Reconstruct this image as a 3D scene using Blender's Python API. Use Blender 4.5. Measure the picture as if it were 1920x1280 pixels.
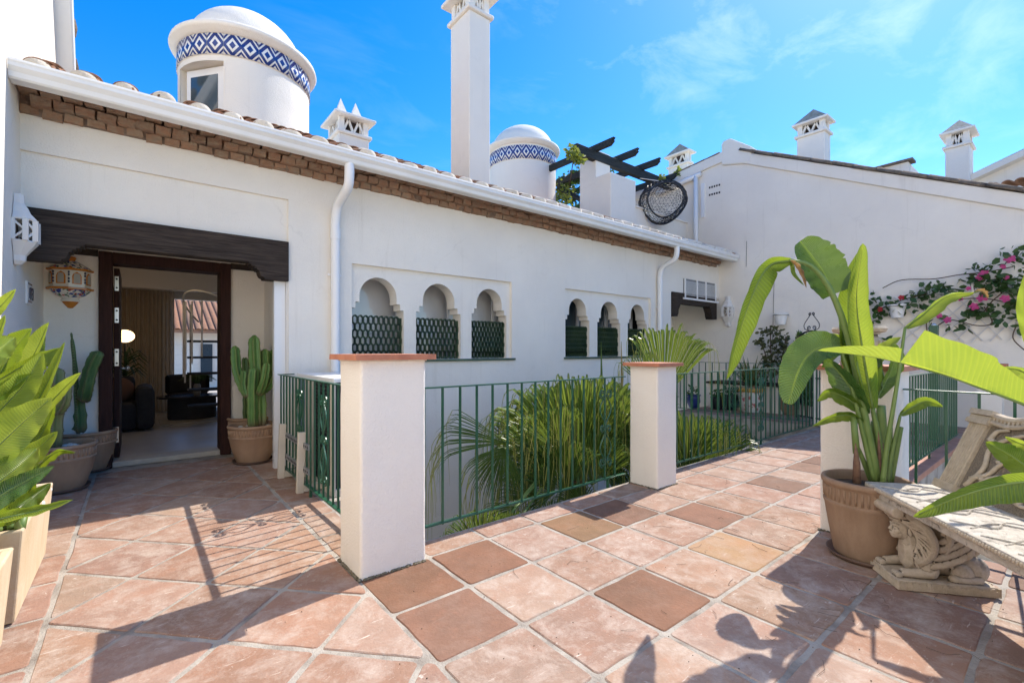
import bpy, math, random
from mathutils import Vector, Matrix, noise
random.seed(7)
PI = math.pi
scene = bpy.context.scene
for o in list(bpy.data.objects): bpy.data.objects.remove(o)

# ------------------------------------------------------------------ camera
F_PX, HORIZON, YAW, EYE = 870.6, 655.5, math.radians(51.04), 1.2
cam_d = bpy.data.cameras.new('camera')
cam = bpy.data.objects.new('camera', cam_d)
scene.collection.objects.link(cam)
cam.location = (0, 0, EYE)
cam.rotation_euler = (PI/2, 0, YAW - PI/2)
cam_d.sensor_fit = 'HORIZONTAL'; cam_d.sensor_width = 36
cam_d.lens = F_PX/1920*36
cam_d.shift_y = (HORIZON-640)/1920
cam_d.clip_start = 0.02; cam_d.clip_end = 2000
scene.camera = cam

# ------------------------------------------------------------------ light
SUN_AZ, SUN_EL = math.radians(6.0), math.radians(49.7)
world = bpy.data.worlds.new('World'); scene.world = world
world.use_nodes = True
wn = world.node_tree; wn.nodes.clear()
def wnode(t, **k):
    n = wn.nodes.new(t)
    for a, b in k.items(): setattr(n, a, b)
    return n
sky = wnode('ShaderNodeTexSky', sky_type='NISHITA', sun_disc=False, sun_elevation=SUN_EL,
            sun_rotation=PI/2-SUN_AZ, altitude=50, air_density=1.0, dust_density=0.28, ozone_density=3.4)
tc = wnode('ShaderNodeTexCoord')
mp = wnode('ShaderNodeMapping'); mp.inputs['Rotation'].default_value = (0.35, 0.25, math.radians(-22)); mp.inputs['Scale'].default_value = (1.2, 5.5, 9.0)
cn = wnode('ShaderNodeTexNoise'); cn.inputs['Scale'].default_value = 1.25; cn.inputs['Detail'].default_value = 8; cn.inputs['Roughness'].default_value = 0.62; cn.inputs['Distortion'].default_value = 0.36
cr = wnode('ShaderNodeValToRGB'); cr.color_ramp.elements[0].position = 0.50; cr.color_ramp.elements[1].position = 0.82
cn2 = wnode('ShaderNodeTexNoise'); cn2.inputs['Scale'].default_value = 1.1; cn2.inputs['Detail'].default_value = 2
cr2 = wnode('ShaderNodeValToRGB'); cr2.color_ramp.elements[0].position = 0.44; cr2.color_ramp.elements[1].position = 0.66
mul = wnode('ShaderNodeMath', operation='MULTIPLY'); mul2 = wnode('ShaderNodeMath', operation='MULTIPLY'); mul2.inputs[1].default_value = 0.24
mixc = wnode('ShaderNodeMix', data_type='RGBA'); mixc.inputs['B'].default_value = (8.2, 8.5, 8.9, 1)
hsv = wnode('ShaderNodeHueSaturation'); hsv.inputs['Hue'].default_value = 0.506; hsv.inputs['Saturation'].default_value = 1.43
bg = wnode('ShaderNodeBackground'); bg.inputs['Strength'].default_value = 0.097
out = wnode('ShaderNodeOutputWorld')
L = wn.links.new
L(tc.outputs['Generated'], mp.inputs['Vector']); L(mp.outputs['Vector'], cn.inputs['Vector']); L(cn.outputs['Fac'], cr.inputs['Fac'])
mk = wnode('ShaderNodeMapping'); mk.inputs['Location'].default_value = (1.3, 0, 0); mp.inputs['Location'].default_value = (1.3, 0, 0); L(tc.outputs['Generated'], mk.inputs['Vector']); L(mk.outputs['Vector'], cn2.inputs['Vector']); L(cn2.outputs['Fac'], cr2.inputs['Fac'])
L(cr.outputs['Color'], mul.inputs[0]); L(cr2.outputs['Color'], mul.inputs[1]); L(mul.outputs[0], mul2.inputs[0])
L(sky.outputs['Color'], hsv.inputs['Color']); L(hsv.outputs['Color'], mixc.inputs['A'])
L(mul2.outputs[0], mixc.inputs['Factor'])
L(mixc.outputs['Result'], bg.inputs['Color']); L(bg.outputs['Background'], out.inputs['Surface'])

sun_d = bpy.data.lights.new('sun', 'SUN'); sun_d.energy = 2.3; sun_d.angle = math.radians(0.5); sun_d.color = (1.0, 0.93, 0.83)
sun = bpy.data.objects.new('sun', sun_d); scene.collection.objects.link(sun)
sun.rotation_euler = Vector((-math.cos(SUN_EL)*math.cos(SUN_AZ), -math.cos(SUN_EL)*math.sin(SUN_AZ), -math.sin(SUN_EL))).to_track_quat('-Z', 'Y').to_euler()
vs = scene.view_settings
vs.view_transform = 'Standard'; vs.look = 'None'; vs.exposure = 1.55; vs.gamma = 1.0; vs.use_curve_mapping = False
scene.render.engine = 'CYCLES'
scene.cycles.max_bounces = 16; scene.cycles.diffuse_bounces = 12; scene.cycles.transparent_max_bounces = 12

# ------------------------------------------------------------------ measured points
C_, S_ = math.cos(YAW), math.sin(YAW)
def ray(u, v):
    a = (u-960)/F_PX
    return Vector((C_+a*S_, S_-a*C_, -(v-HORIZON)/F_PX))
def at_d(u, v, d): return Vector((0, 0, EYE)) + ray(u, v)*d           # point at a depth
def at_y(u, v, y): r = ray(u, v); return Vector((0, 0, EYE)) + r*(y/r.y)   # point on a plane of given Y
def at_x(u, v, x): r = ray(u, v); return Vector((0, 0, EYE)) + r*(x/r.x)
def at_z(u, v, z=0.0): r = ray(u, v); return Vector((0, 0, EYE)) + r*((z-EYE)/r.z)

# ------------------------------------------------------------------ helpers
COL = scene.collection
class MB:
    def __init__(s): s.v = []; s.f = []; s.uv = {}
    def add(s, vs, fs):
        n = len(s.v); s.v += [tuple(p) for p in vs]; s.f += [tuple(i+n for i in f) for f in fs]; return n
    def box(s, x0, x1, y0, y1, z0, z1):
        s.add([(x0,y0,z0),(x1,y0,z0),(x1,y1,z0),(x0,y1,z0),(x0,y0,z1),(x1,y0,z1),(x1,y1,z1),(x0,y1,z1)],
              [(0,3,2,1),(4,5,6,7),(0,1,5,4),(1,2,6,5),(2,3,7,6),(3,0,4,7)]); return s
    def bar(s, a, b, w, h, up=(0,0,1)):
        a, b = Vector(a), Vector(b); t = (b-a).normalized(); up = Vector(up)
        sd = t.cross(up)
        if sd.length < 1e-4: sd = t.cross(Vector((1,0,0)))
        sd.normalize(); n = sd.cross(t).normalized()
        p = []
        for q in (a, b):
            for i, j in ((-1,-1),(1,-1),(1,1),(-1,1)): p.append(q + sd*(i*w/2) + n*(j*h/2))
        s.add(p, [(0,1,2,3),(7,6,5,4),(0,4,5,1),(1,5,6,2),(2,6,7,3),(3,7,4,0)]); return s
    def tube(s, pts, r, seg=8, cap=True):
        pts = [Vector(p) for p in pts]; n = len(pts)
        rs = r if isinstance(r, (list, tuple)) else [r]*n
        t0 = (pts[1]-pts[0]).normalized()
        nn = t0.cross(Vector((0,0,1)))
        if nn.length < 1e-3: nn = t0.cross(Vector((1,0,0)))
        nn.normalize(); rings = []
        for i, p in enumerate(pts):
            t = (pts[min(i+1,n-1)]-pts[max(i-1,0)]).normalized()
            nn = (nn - t*nn.dot(t)).normalized(); b = t.cross(nn)
            rings.append([p + (nn*math.cos(2*PI*k/seg)+b*math.sin(2*PI*k/seg))*rs[i] for k in range(seg)])
        vs = [q for R in rings for q in R]; fs = []
        for i in range(n-1):
            for k in range(seg):
                k2 = (k+1) % seg; fs.append((i*seg+k, i*seg+k2, (i+1)*seg+k2, (i+1)*seg+k))
        if cap: fs += [tuple(range(seg-1,-1,-1)), tuple((n-1)*seg+k for k in range(seg))]
        s.add(vs, fs); return s
    def lathe(s, prof, c=(0,0,0), seg=32, a0=0, a1=2*PI, sx=1, sy=1):
        full = abs(a1-a0-2*PI) < 1e-6; m = seg if full else seg+1; vs = []; fs = []
        for r, z in prof:
            for k in range(m):
                a = a0+(a1-a0)*k/seg; vs.append((c[0]+r*math.cos(a)*sx, c[1]+r*math.sin(a)*sy, c[2]+z))
        for i in range(len(prof)-1):
            for k in range(seg):
                k2 = (k+1) % m; fs.append((i*m+k, i*m+k2, (i+1)*m+k2, (i+1)*m+k))
        s.add(vs, fs); return s
    def ell(s, c, r, seg=14, rings=9, rot=None):
        c = Vector(c); vs = []; fs = []
        for i in range(rings+1):
            th = PI*i/rings
            for k in range(seg):
                a = 2*PI*k/seg; p = Vector((r[0]*math.sin(th)*math.cos(a), r[1]*math.sin(th)*math.sin(a), r[2]*math.cos(th)))
                if rot is not None: p = rot @ p
                vs.append(c+p)
        for i in range(rings):
            for k in range(seg):
                k2 = (k+1) % seg; fs.append((i*seg+k, (i+1)*seg+k, (i+1)*seg+k2, i*seg+k2))
        s.add(vs, fs); return s
    def prism(s, poly, fn):
        # poly: 2-D outline; fn(p, side) -> 3-D
        n = len(poly); vs = [fn(p, 0) for p in poly]+[fn(p, 1) for p in poly]
        fs = [tuple(range(n-1,-1,-1)), tuple(range(n, 2*n))]+[(i, (i+1) % n, n+(i+1) % n, n+i) for i in range(n)]
        s.add(vs, fs); return s
    def mesh(s, name, smooth=False, uvs=None):
        me = bpy.data.meshes.new(name); me.from_pydata(s.v, [], s.f); me.validate(); me.update()
        if uvs is not None:
            l = me.uv_layers.new(name='uv')
            for lp in me.loops: l.data[lp.index].uv = uvs[lp.vertex_index]
        if smooth: me.shade_smooth()
        return me
    def build(s, name, mat, parent=None, smooth=False, bevel=0, uvs=None, auto=False):
        return put(s.mesh(name, smooth, uvs), name, mat, parent, bevel, auto)
def put(me, name, mat, parent=None, bevel=0, auto=False):
    if mat is not None and not me.materials: me.materials.append(mat)
    o = bpy.data.objects.new(name, me); COL.objects.link(o)
    if parent is not None: adopt(o, parent)
    if bevel:
        b = o.modifiers.new('bevel', 'BEVEL'); b.width = bevel; b.segments = 2; b.limit_method = 'ANGLE'
    if auto:
        m = o.modifiers.new('edges', 'EDGE_SPLIT'); m.split_angle = math.radians(35)
    return o
WORLD_OF = {}
def origin(o):
    p = Vector(o.location)
    return p if o.parent is None else Vector(WORLD_OF.get(o.name, (0,0,0)))
def adopt(o, parent):
    o.parent = parent
    w = WORLD_OF.get(parent.name, Vector((0,0,0)))
    WORLD_OF[o.name] = Vector((0,0,0))
    o.matrix_parent_inverse = Matrix.Translation(-w)
def tag(o, label=None, cat=None, group=None, kind=None):
    if label: o['label'] = label
    if cat: o['category'] = cat
    if group: o['group'] = group
    if kind: o['kind'] = kind
    return o
def thing(name, label, cat, loc=(0,0,0), group=None):
    o = bpy.data.objects.new(name, None); COL.objects.link(o); o.location = loc; o.empty_display_size = .1
    WORLD_OF[o.name] = Vector(loc)
    return tag(o, label, cat, group)
def crom(pts, n):
    pts = [Vector(p) for p in pts]
    if len(pts) == 2: return [pts[0].lerp(pts[1], i/n) for i in range(n+1)]
    P = [pts[0]*2-pts[1]]+pts+[pts[-1]*2-pts[-2]]; m = len(pts)-1; out = []
    for i in range(n+1):
        x = i/n*m; k = min(int(x), m-1); t = x-k; a, b, c, d = P[k:k+4]
        out.append(.5*((2*b)+(c-a)*t+(2*a-5*b+4*c-d)*t*t+(3*b-a-3*c+d)*t*t*t))
    return out
def cells(mb, xs, zs, solid, fn):
    # a wall made of solid cells; faces only where solid meets empty. fn(x, z, side) -> 3-D
    nx, nz = len(xs)-1, len(zs)-1
    S = [[bool(solid((xs[i]+xs[i+1])/2, (zs[j]+zs[j+1])/2)) for j in range(nz)] for i in range(nx)]
    g = lambda i, j: 0 <= i < nx and 0 <= j < nz and S[i][j]
    for i in range(nx):
        for j in range(nz):
            if not S[i][j]: continue
            x0, x1, z0, z1 = xs[i], xs[i+1], zs[j], zs[j+1]
            q = lambda *p: mb.add([fn(*a) for a in p], [(0,1,2,3)])
            q((x0,z0,0),(x1,z0,0),(x1,z1,0),(x0,z1,0)); q((x0,z0,1),(x0,z1,1),(x1,z1,1),(x1,z0,1))
            if not g(i-1,j): q((x0,z0,0),(x0,z1,0),(x0,z1,1),(x0,z0,1))
            if not g(i+1,j): q((x1,z0,0),(x1,z0,1),(x1,z1,1),(x1,z1,0))
            if not g(i,j-1): q((x0,z0,0),(x0,z0,1),(x1,z0,1),(x1,z0,0))
            if not g(i,j+1): q((x0,z1,0),(x1,z1,0),(x1,z1,1),(x0,z1,1))
    return mb

# ------------------------------------------------------------------ materials
MATS = {}
def nodes_of(name):
    m = bpy.data.materials.new(name); m.use_nodes = True; nt = m.node_tree
    b = nt.nodes['Principled BSDF']; MATS[name] = m
    return m, nt, b
def N(nt, t, **k):
    n = nt.nodes.new(t)
    for a, v in k.items():
        if a in n.inputs.keys(): n.inputs[a].default_value = v
        else: setattr(n, a, v)
    return n
def rgb(c): return (c[0], c[1], c[2], 1)
def mix(nt, fac, a, b, mode='MIX'):
    m = N(nt, 'ShaderNodeMix', data_type='RGBA', blend_type=mode)
    for s, v in (('Factor', fac), ('A', a), ('B', b)):
        if hasattr(v, 'links'): nt.links.new(v, m.inputs[s])
        else: m.inputs[s].default_value = v if s == 'Factor' else rgb(v)
    return m.outputs['Result']
def ramp(nt, src, p0, p1, c0=(0,0,0), c1=(1,1,1)):
    r = N(nt, 'ShaderNodeValToRGB'); e = r.color_ramp.elements
    e[0].position = p0; e[1].position = p1; e[0].color = rgb(c0); e[1].color = rgb(c1)
    nt.links.new(src, r.inputs['Fac']); return r.outputs['Color']
def pos(nt): return N(nt, 'ShaderNodeNewGeometry').outputs['Position']
def tex(nt, scale, detail=4, rough=.55, vec=None, kind='Fac', dist=0):
    n = N(nt, 'ShaderNodeTexNoise', Scale=scale, Detail=detail, Roughness=rough, Distortion=dist)
    nt.links.new(vec if vec is not None else pos(nt), n.inputs['Vector']); return n.outputs[kind]
def mapped(nt, scale, src=None, rot=(0,0,0)):
    m = N(nt, 'ShaderNodeMapping'); m.inputs['Scale'].default_value = scale; m.inputs['Rotation'].default_value = rot
    nt.links.new(src if src is not None else pos(nt), m.inputs['Vector']); return m.outputs['Vector']
def bump(nt, b, h, strength, dist=.01):
    n = N(nt, 'ShaderNodeBump', Strength=strength, Distance=dist)
    nt.links.new(h, n.inputs['Height']); nt.links.new(n.outputs['Normal'], b.inputs['Normal'])
def simple(name, c, rough=.6, c2=None, scale=8, bs=0, bscale=60, metal=0, spec=.5, detail=5, p=(.35,.65), coat=0):
    m, nt, b = nodes_of(name)
    if c2 is not None:
        nt.links.new(mix(nt, ramp(nt, tex(nt, scale, detail), *p), c, c2), b.inputs['Base Color'])
    else: b.inputs['Base Color'].default_value = rgb(c)
    b.inputs['Roughness'].default_value = rough; b.inputs['Metallic'].default_value = metal
    b.inputs['Specular IOR Level'].default_value = spec; b.inputs['Coat Weight'].default_value = coat
    if bs: bump(nt, b, tex(nt, bscale, 4), bs)
    return m

def plaster(name, c, c2, streak=.35):
    m, nt, b = nodes_of(name)
    big = tex(nt, .9, 5, .6); fine = tex(nt, 14, 5, .6)
    col = mix(nt, ramp(nt, big, .35, .75), c, c2)
    st = ramp(nt, tex(nt, 1.0, 6, .7, mapped(nt, (9, 9, .45))), .58, .80)
    sm = N(nt, 'ShaderNodeMath', operation='MULTIPLY'); nt.links.new(st, sm.inputs[0]); sm.inputs[1].default_value = streak
    col = mix(nt, sm.outputs[0], col, (c2[0]*.82, c2[1]*.80, c2[2]*.76))
    dv = N(nt, 'ShaderNodeVectorMath', operation='MULTIPLY_ADD'); nt.links.new(tex(nt, 2.5, 5, .6, kind='Color'), dv.inputs[0]); dv.inputs[1].default_value = (.5,.5,.5); nt.links.new(pos(nt), dv.inputs[2])
    vo = N(nt, 'ShaderNodeTexVoronoi', feature='DISTANCE_TO_EDGE', Scale=.55); nt.links.new(dv.outputs[0], vo.inputs['Vector'])
    ck = ramp(nt, vo.outputs['Distance'], .001, .005, (1,1,1), (0,0,0)); km = N(nt, 'ShaderNodeMath', operation='MULTIPLY'); nt.links.new(ck, km.inputs[0]); nt.links.new(ramp(nt, tex(nt, 1.3, 3), .52, .64, (0,0,0), (.16,.16,.16)), km.inputs[1])
    col = mix(nt, km.outputs[0], col, (.42,.38,.33))
    pt = ramp(nt, tex(nt, 3.4, 6, .7), .60, .72, (0,0,0), (.22,.22,.22)); col = mix(nt, pt, col, (.66,.60,.51))
    nt.links.new(col, b.inputs['Base Color']); b.inputs['Roughness'].default_value = .85; b.inputs['Specular IOR Level'].default_value = .2
    ad = N(nt, 'ShaderNodeMath', operation='ADD'); nt.links.new(tex(nt, 5, 4, .6), ad.inputs[0]); nt.links.new(tex(nt, 85, 3, .6), ad.inputs[1])
    tw = tex(nt, 2.6, 3, .5); ad2 = N(nt, 'ShaderNodeMath', operation='MULTIPLY_ADD'); nt.links.new(tw, ad2.inputs[0]); ad2.inputs[1].default_value = 2.2; nt.links.new(ad.outputs[0], ad2.inputs[2])
    bump(nt, b, ad2.outputs[0], .42, .014)
    return m
M_WALL = plaster('white_plaster', (.865,.815,.725), (.80,.75,.665), .35)
M_WALL2 = plaster('weathered_white_plaster', (.865,.815,.725), (.785,.735,.655), .55)
M_PILLAR = plaster('pillar_plaster', (.865,.815,.73), (.80,.745,.665), .30)
M_TRIM = simple('cream_gutter_metal', (.80,.79,.755), .42, (.74,.73,.69), 2.5, .05, 30)
M_PVC = simple('white_plastic', (.80,.80,.79), .35)

def tile_mat():
    m, nt, b = nodes_of('terracotta_floor_tile')
    oi = N(nt, 'ShaderNodeObjectInfo')
    off = N(nt, 'ShaderNodeVectorMath', operation='ADD')
    sc = N(nt, 'ShaderNodeVectorMath', operation='SCALE'); cx = N(nt, 'ShaderNodeCombineXYZ')
    for k in ('X','Y','Z'): nt.links.new(oi.outputs['Random'], cx.inputs[k])
    nt.links.new(cx.outputs[0], sc.inputs[0]); sc.inputs['Scale'].default_value = 37
    nt.links.new(pos(nt), off.inputs[0]); nt.links.new(sc.outputs[0], off.inputs[1]); V = off.outputs[0]
    base = oi.outputs['Color']
    col = mix(nt, ramp(nt, tex(nt, 5.5, 8, .7, V, dist=.6), .30, .72), base, (1.28,1.26,1.24), 'MULTIPLY')
    col = mix(nt, ramp(nt, tex(nt, 15, 10, .78, V, dist=.4), .54, .70, (0,0,0), (.42,.42,.42)), col, (.36,.165,.10))
    warm = ramp(nt, tex(nt, 3.2, 4, .6, V), .42, .72)
    wm = N(nt, 'ShaderNodeMath', operation='MULTIPLY'); nt.links.new(warm, wm.inputs[0]); wm.inputs[1].default_value = .22
    col = mix(nt, wm.outputs[0], col, (.42,.185,.105))
    # chalky bloom
    a = ramp(nt, tex(nt, 6.5, 12, .78, V, dist=.3), .46, .68); am = N(nt, 'ShaderNodeMath', operation='MULTIPLY')
    al = N(nt, 'ShaderNodeMath', operation='MULTIPLY'); nt.links.new(oi.outputs['Alpha'], al.inputs[0]); al.inputs[1].default_value = 1.0
    nt.links.new(a, am.inputs[0]); nt.links.new(al.outputs[0], am.inputs[1])
    col = mix(nt, am.outputs[0], col, (.46,.37,.305))
    # white flecks and dark grit
    fl = ramp(nt, tex(nt, 34, 5, .7, V, dist=1.0), .64, .71); fm = N(nt, 'ShaderNodeMath', operation='MULTIPLY'); nt.links.new(fl, fm.inputs[0]); nt.links.new(al.outputs[0], fm.inputs[1])
    col = mix(nt, fm.outputs[0], col, (.56,.48,.41))
    sv = N(nt, 'ShaderNodeMapping'); sv.inputs['Scale'].default_value = (5, 34, 1); sv.inputs['Rotation'].default_value = (0, 0, .5); nt.links.new(V, sv.inputs['Vector'])
    sc1 = ramp(nt, tex(nt, 1.6, 5, .65, sv.outputs['Vector'], dist=.3), .64, .72); sm1 = N(nt, 'ShaderNodeMath', operation='MULTIPLY'); nt.links.new(sc1, sm1.inputs[0]); nt.links.new(al.outputs[0], sm1.inputs[1])
    col = mix(nt, sm1.outputs[0], col, (.60,.51,.43))
    g = ramp(nt, tex(nt, 120, 3, .6, V), .66, .78); gm = N(nt, 'ShaderNodeMath', operation='MULTIPLY'); nt.links.new(g, gm.inputs[0]); gm.inputs[1].default_value = .55
    col = mix(nt, gm.outputs[0], col, (.13,.08,.06))
    nt.links.new(col, b.inputs['Base Color']); b.inputs['Roughness'].default_value = .78; b.inputs['Specular IOR Level'].default_value = .28
    ad = N(nt, 'ShaderNodeMath', operation='ADD'); nt.links.new(tex(nt, 9, 5, .6, V), ad.inputs[0]); nt.links.new(tex(nt, 70, 3, .6, V), ad.inputs[1])
    bump(nt, b, ad.outputs[0], .45, .008)
    return m
M_TILE = tile_mat()
M_MORTAR = simple('grey_mortar', (.40,.36,.305), .92, (.19,.16,.13), 6, .8, 90, detail=9, p=(.42,.72))
def brick_mat(name, c, c2, c3):
    m, nt, b = nodes_of(name); oi = N(nt, 'ShaderNodeObjectInfo')
    col = mix(nt, oi.outputs['Random'], c, c2)
    col = mix(nt, ramp(nt, tex(nt, 13, 6, .7), .42, .68), col, c3)
    nt.links.new(col, b.inputs['Base Color']); b.inputs['Roughness'].default_value = .9; b.inputs['Specular IOR Level'].default_value = .15
    bump(nt, b, tex(nt, 34, 8, .7), 1.0, .022); return m
M_BRICK = brick_mat('rough_cornice_brick', (.42,.24,.15), (.31,.185,.12), (.36,.28,.20))
M_RTILE = brick_mat('clay_roof_tile', (.43,.19,.10), (.33,.20,.13), (.22,.15,.10))
M_RTILE_OLD = brick_mat('lichen_roof_tile', (.22,.175,.13), (.30,.22,.15), (.11,.095,.08))
M_PLUG = plaster('limewash_on_tiles', (.74,.69,.60), (.52,.44,.34), .3)
M_RCAP = brick_mat('lichen_cap_stone', (.50,.46,.38), (.42,.38,.31), (.30,.26,.18))
M_CAP = simple('terracotta_cap_tile', (.50,.205,.115), .75, (.40,.15,.085), 12, .35, 60)
M_COPING = simple('worn_terracotta_coping', (.47,.24,.16), .8, (.36,.17,.11), 9, .4, 50)
M_GREEN = simple('dark_green_enamel', (.016,.080,.042), .30, (.024,.10,.055), 5, .12, 45)
M_BLACKIRON = simple('black_iron', (.012,.014,.018), .45)
def wood(name, c, c2, axis=(1,14,14)):
    m, nt, b = nodes_of(name); v = mapped(nt, axis)
    g = tex(nt, 3.5, 8, .65, v, dist=.8)
    nt.links.new(mix(nt, ramp(nt, g, .32, .7), c, c2), b.inputs['Base Color']); b.inputs['Roughness'].default_value = .75; b.inputs['Specular IOR Level'].default_value = .22
    bump(nt, b, g, .8, .010); return m
M_BEAM = wood('dark_stained_timber', (.014,.010,.008), (.075,.055,.042), (.8,16,16))
M_DOOR = wood('dark_mahogany_door', (.034,.014,.011), (.062,.026,.019), (14,14,1))
M_PERG = wood('pergola_timber', (.022,.026,.026), (.050,.056,.054))
def stoneware(name, c, c2, c3, s=9):
    m, nt, b = nodes_of(name)
    col = mix(nt, ramp(nt, tex(nt, s, 6, .65, mapped(nt, (1,1,.35))), .35, .68), c, c2)
    col = mix(nt, ramp(nt, tex(nt, 2.2, 5, .7), .60, .82), col, c3)
    nt.links.new(col, b.inputs['Base Color']); b.inputs['Roughness'].default_value = .85; b.inputs['Specular IOR Level'].default_value = .2
    bump(nt, b, tex(nt, 60, 5, .6), .35, .006); return m
M_POT = stoneware('weathered_clay_pot', (.44,.29,.185), (.37,.235,.145), (.50,.38,.27))
M_POTB = stoneware('brown_clay_pot', (.345,.235,.155), (.26,.17,.11), (.42,.33,.24))
M_PLANTER = stoneware('sandstone_planter', (.66,.55,.39), (.56,.42,.26), (.71,.64,.52), 6)
def carved():
    m, nt, b = nodes_of('carved_cast_stone')
    ge = N(nt, 'ShaderNodeNewGeometry')
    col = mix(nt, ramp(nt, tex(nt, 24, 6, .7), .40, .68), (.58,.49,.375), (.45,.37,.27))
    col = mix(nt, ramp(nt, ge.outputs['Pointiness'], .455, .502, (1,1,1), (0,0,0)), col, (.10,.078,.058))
    col = mix(nt, ramp(nt, tex(nt, 5, 6, .7), .62, .80), col, (.19,.16,.125))
    nt.links.new(col, b.inputs['Base Color']); b.inputs['Roughness'].default_value = .9; b.inputs['Specular IOR Level'].default_value = .15
    bump(nt, b, tex(nt, 150, 7, .72), .9, .006); return m
M_STONE = carved()
def slabstone():
    m, nt, b = nodes_of('lichen_spotted_stone_slab')
    col = mix(nt, ramp(nt, tex(nt, 16, 7, .7), .38, .62), (.55,.50,.43), (.40,.355,.29))
    v = N(nt, 'ShaderNodeTexVoronoi', feature='DISTANCE_TO_EDGE', Scale=9.0)
    nt.links.new(pos(nt), v.inputs['Vector'])
    col = mix(nt, ramp(nt, tex(nt, 22, 9, .78, dist=1.2), .53, .66), col, (.12,.105,.09))
    nt.links.new(col, b.inputs['Base Color']); b.inputs['Roughness'].default_value = .85
    bump(nt, b, tex(nt, 45, 6, .7), .7, .008); return m
M_SLAB = slabstone()
M_SOIL = simple('dark_soil', (.045,.032,.022), .95, (.09,.065,.045), 40, 1, 80)
M_PEBBLE = simple('pale_pebble', (.72,.69,.63), .6, (.60,.56,.49), 14)
M_GLASSD = simple('dark_reflective_glass', (.045,.07,.09), .04, spec=.9)
def pane_mat():
    m, nt, b = nodes_of('clear_glass'); nt.nodes.remove(b); o = nt.nodes['Material Output']
    t = N(nt, 'ShaderNodeBsdfTransparent'); g = N(nt, 'ShaderNodeBsdfGlossy', Roughness=.02); f = N(nt, 'ShaderNodeFresnel', IOR=1.5); x = N(nt, 'ShaderNodeMixShader')
    nt.links.new(f.outputs[0], x.inputs[0]); nt.links.new(t.outputs[0], x.inputs[1]); nt.links.new(g.outputs[0], x.inputs[2]); nt.links.new(x.outputs[0], o.inputs['Surface']); return m
M_PANE = pane_mat()
def leafmat(name, c, c2, back, trans=.45, rough=.35, tip=None, veins=True, spec=.5):
    m, nt, b = nodes_of(name); o = nt.nodes['Material Output']
    col = mix(nt, ramp(nt, tex(nt, 7, 7, .7), .32, .70), c, c2)
    if veins:
        col = mix(nt, ramp(nt, tex(nt, 3.5, 4, .6), .45, .72, (0,0,0), (.5,.5,.5)), col, (back[0]*.55, back[1]*.55, back[2]))
        uv = N(nt, 'ShaderNodeUVMap'); sp = N(nt, 'ShaderNodeSeparateXYZ'); nt.links.new(uv.outputs[0], sp.inputs[0])
        ab = N(nt, 'ShaderNodeMath', operation='ABSOLUTE'); sub = N(nt, 'ShaderNodeMath', operation='SUBTRACT'); nt.links.new(sp.outputs[1], sub.inputs[0]); sub.inputs[1].default_value = .5
        nt.links.new(sub.outputs[0], ab.inputs[0])
        a1 = N(nt, 'ShaderNodeMath', operation='MULTIPLY'); nt.links.new(sp.outputs[0], a1.inputs[0]); a1.inputs[1].default_value = 270
        a2 = N(nt, 'ShaderNodeMath', operation='MULTIPLY'); nt.links.new(ab.outputs[0], a2.inputs[0]); a2.inputs[1].default_value = -40
        sm = N(nt, 'ShaderNodeMath', operation='ADD'); nt.links.new(a1.outputs[0], sm.inputs[0]); nt.links.new(a2.outputs[0], sm.inputs[1])
        sn = N(nt, 'ShaderNodeMath', operation='SINE'); nt.links.new(sm.outputs[0], sn.inputs[0])
        vv = ramp(nt, sn.outputs[0], .2, 1.0); vm = N(nt, 'ShaderNodeMath', operation='MULTIPLY'); nt.links.new(vv, vm.inputs[0]); vm.inputs[1].default_value = .24
        col = mix(nt, vm.outputs[0], col, back)
        rib = ramp(nt, ab.outputs[0], .012, .035, (1,1,1), (0,0,0))
        col = mix(nt, rib, col, (back[0]*1.2, back[1]*1.15, back[2]*1.2))
        bump(nt, b, sn.outputs[0], .55, .004)
        en = N(nt, 'ShaderNodeMath', operation='MULTIPLY_ADD'); nt.links.new(tex(nt, 14, 5, .7), en.inputs[0]); en.inputs[1].default_value = .10; nt.links.new(ab.outputs[0], en.inputs[2])
        col = mix(nt, ramp(nt, en.outputs[0], .545, .565), col, (.34,.22,.09))
        sp2 = ramp(nt, tex(nt, 38, 6, .75), .70, .76, (0,0,0), (.6,.6,.6)); col = mix(nt, sp2, col, (.30,.20,.07))
        if tip:
            nz = N(nt, 'ShaderNodeMath', operation='MULTIPLY_ADD'); nt.links.new(tex(nt, 22, 4), nz.inputs[0]); nz.inputs[1].default_value = .22; nt.links.new(sp.outputs[0], nz.inputs[2])
            col = mix(nt, ramp(nt, nz.outputs[0], 1.0, 1.06), col, tip)
    nt.links.new(col, b.inputs['Base Color']); b.inputs['Specular IOR Level'].default_value = spec
    rr = N(nt, 'ShaderNodeMapRange'); nt.links.new(tex(nt, 16, 5, .65), rr.inputs['Value']); rr.inputs['To Min'].default_value = max(.1, rough-.12); rr.inputs['To Max'].default_value = rough+.30; nt.links.new(rr.outputs[0], b.inputs['Roughness'])
    t = N(nt, 'ShaderNodeBsdfTranslucent'); x = N(nt, 'ShaderNodeMixShader'); x.inputs[0].default_value = trans
    tcx = mix(nt, .8, col, back); nt.links.new(tcx, t.inputs['Color'])
    nt.links.new(b.outputs[0], x.inputs[1]); nt.links.new(t.outputs[0], x.inputs[2]); nt.links.new(x.outputs[0], o.inputs['Surface']); return m
BROWN = (.38,.19,.08)
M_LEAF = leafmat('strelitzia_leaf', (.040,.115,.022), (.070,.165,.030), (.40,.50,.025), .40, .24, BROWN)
M_LEAFD = leafmat('strelitzia_leaf_dark', (.025,.085,.025), (.04,.115,.03), (.24,.36,.03), .22, .20, BROWN, spec=.8)
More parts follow.
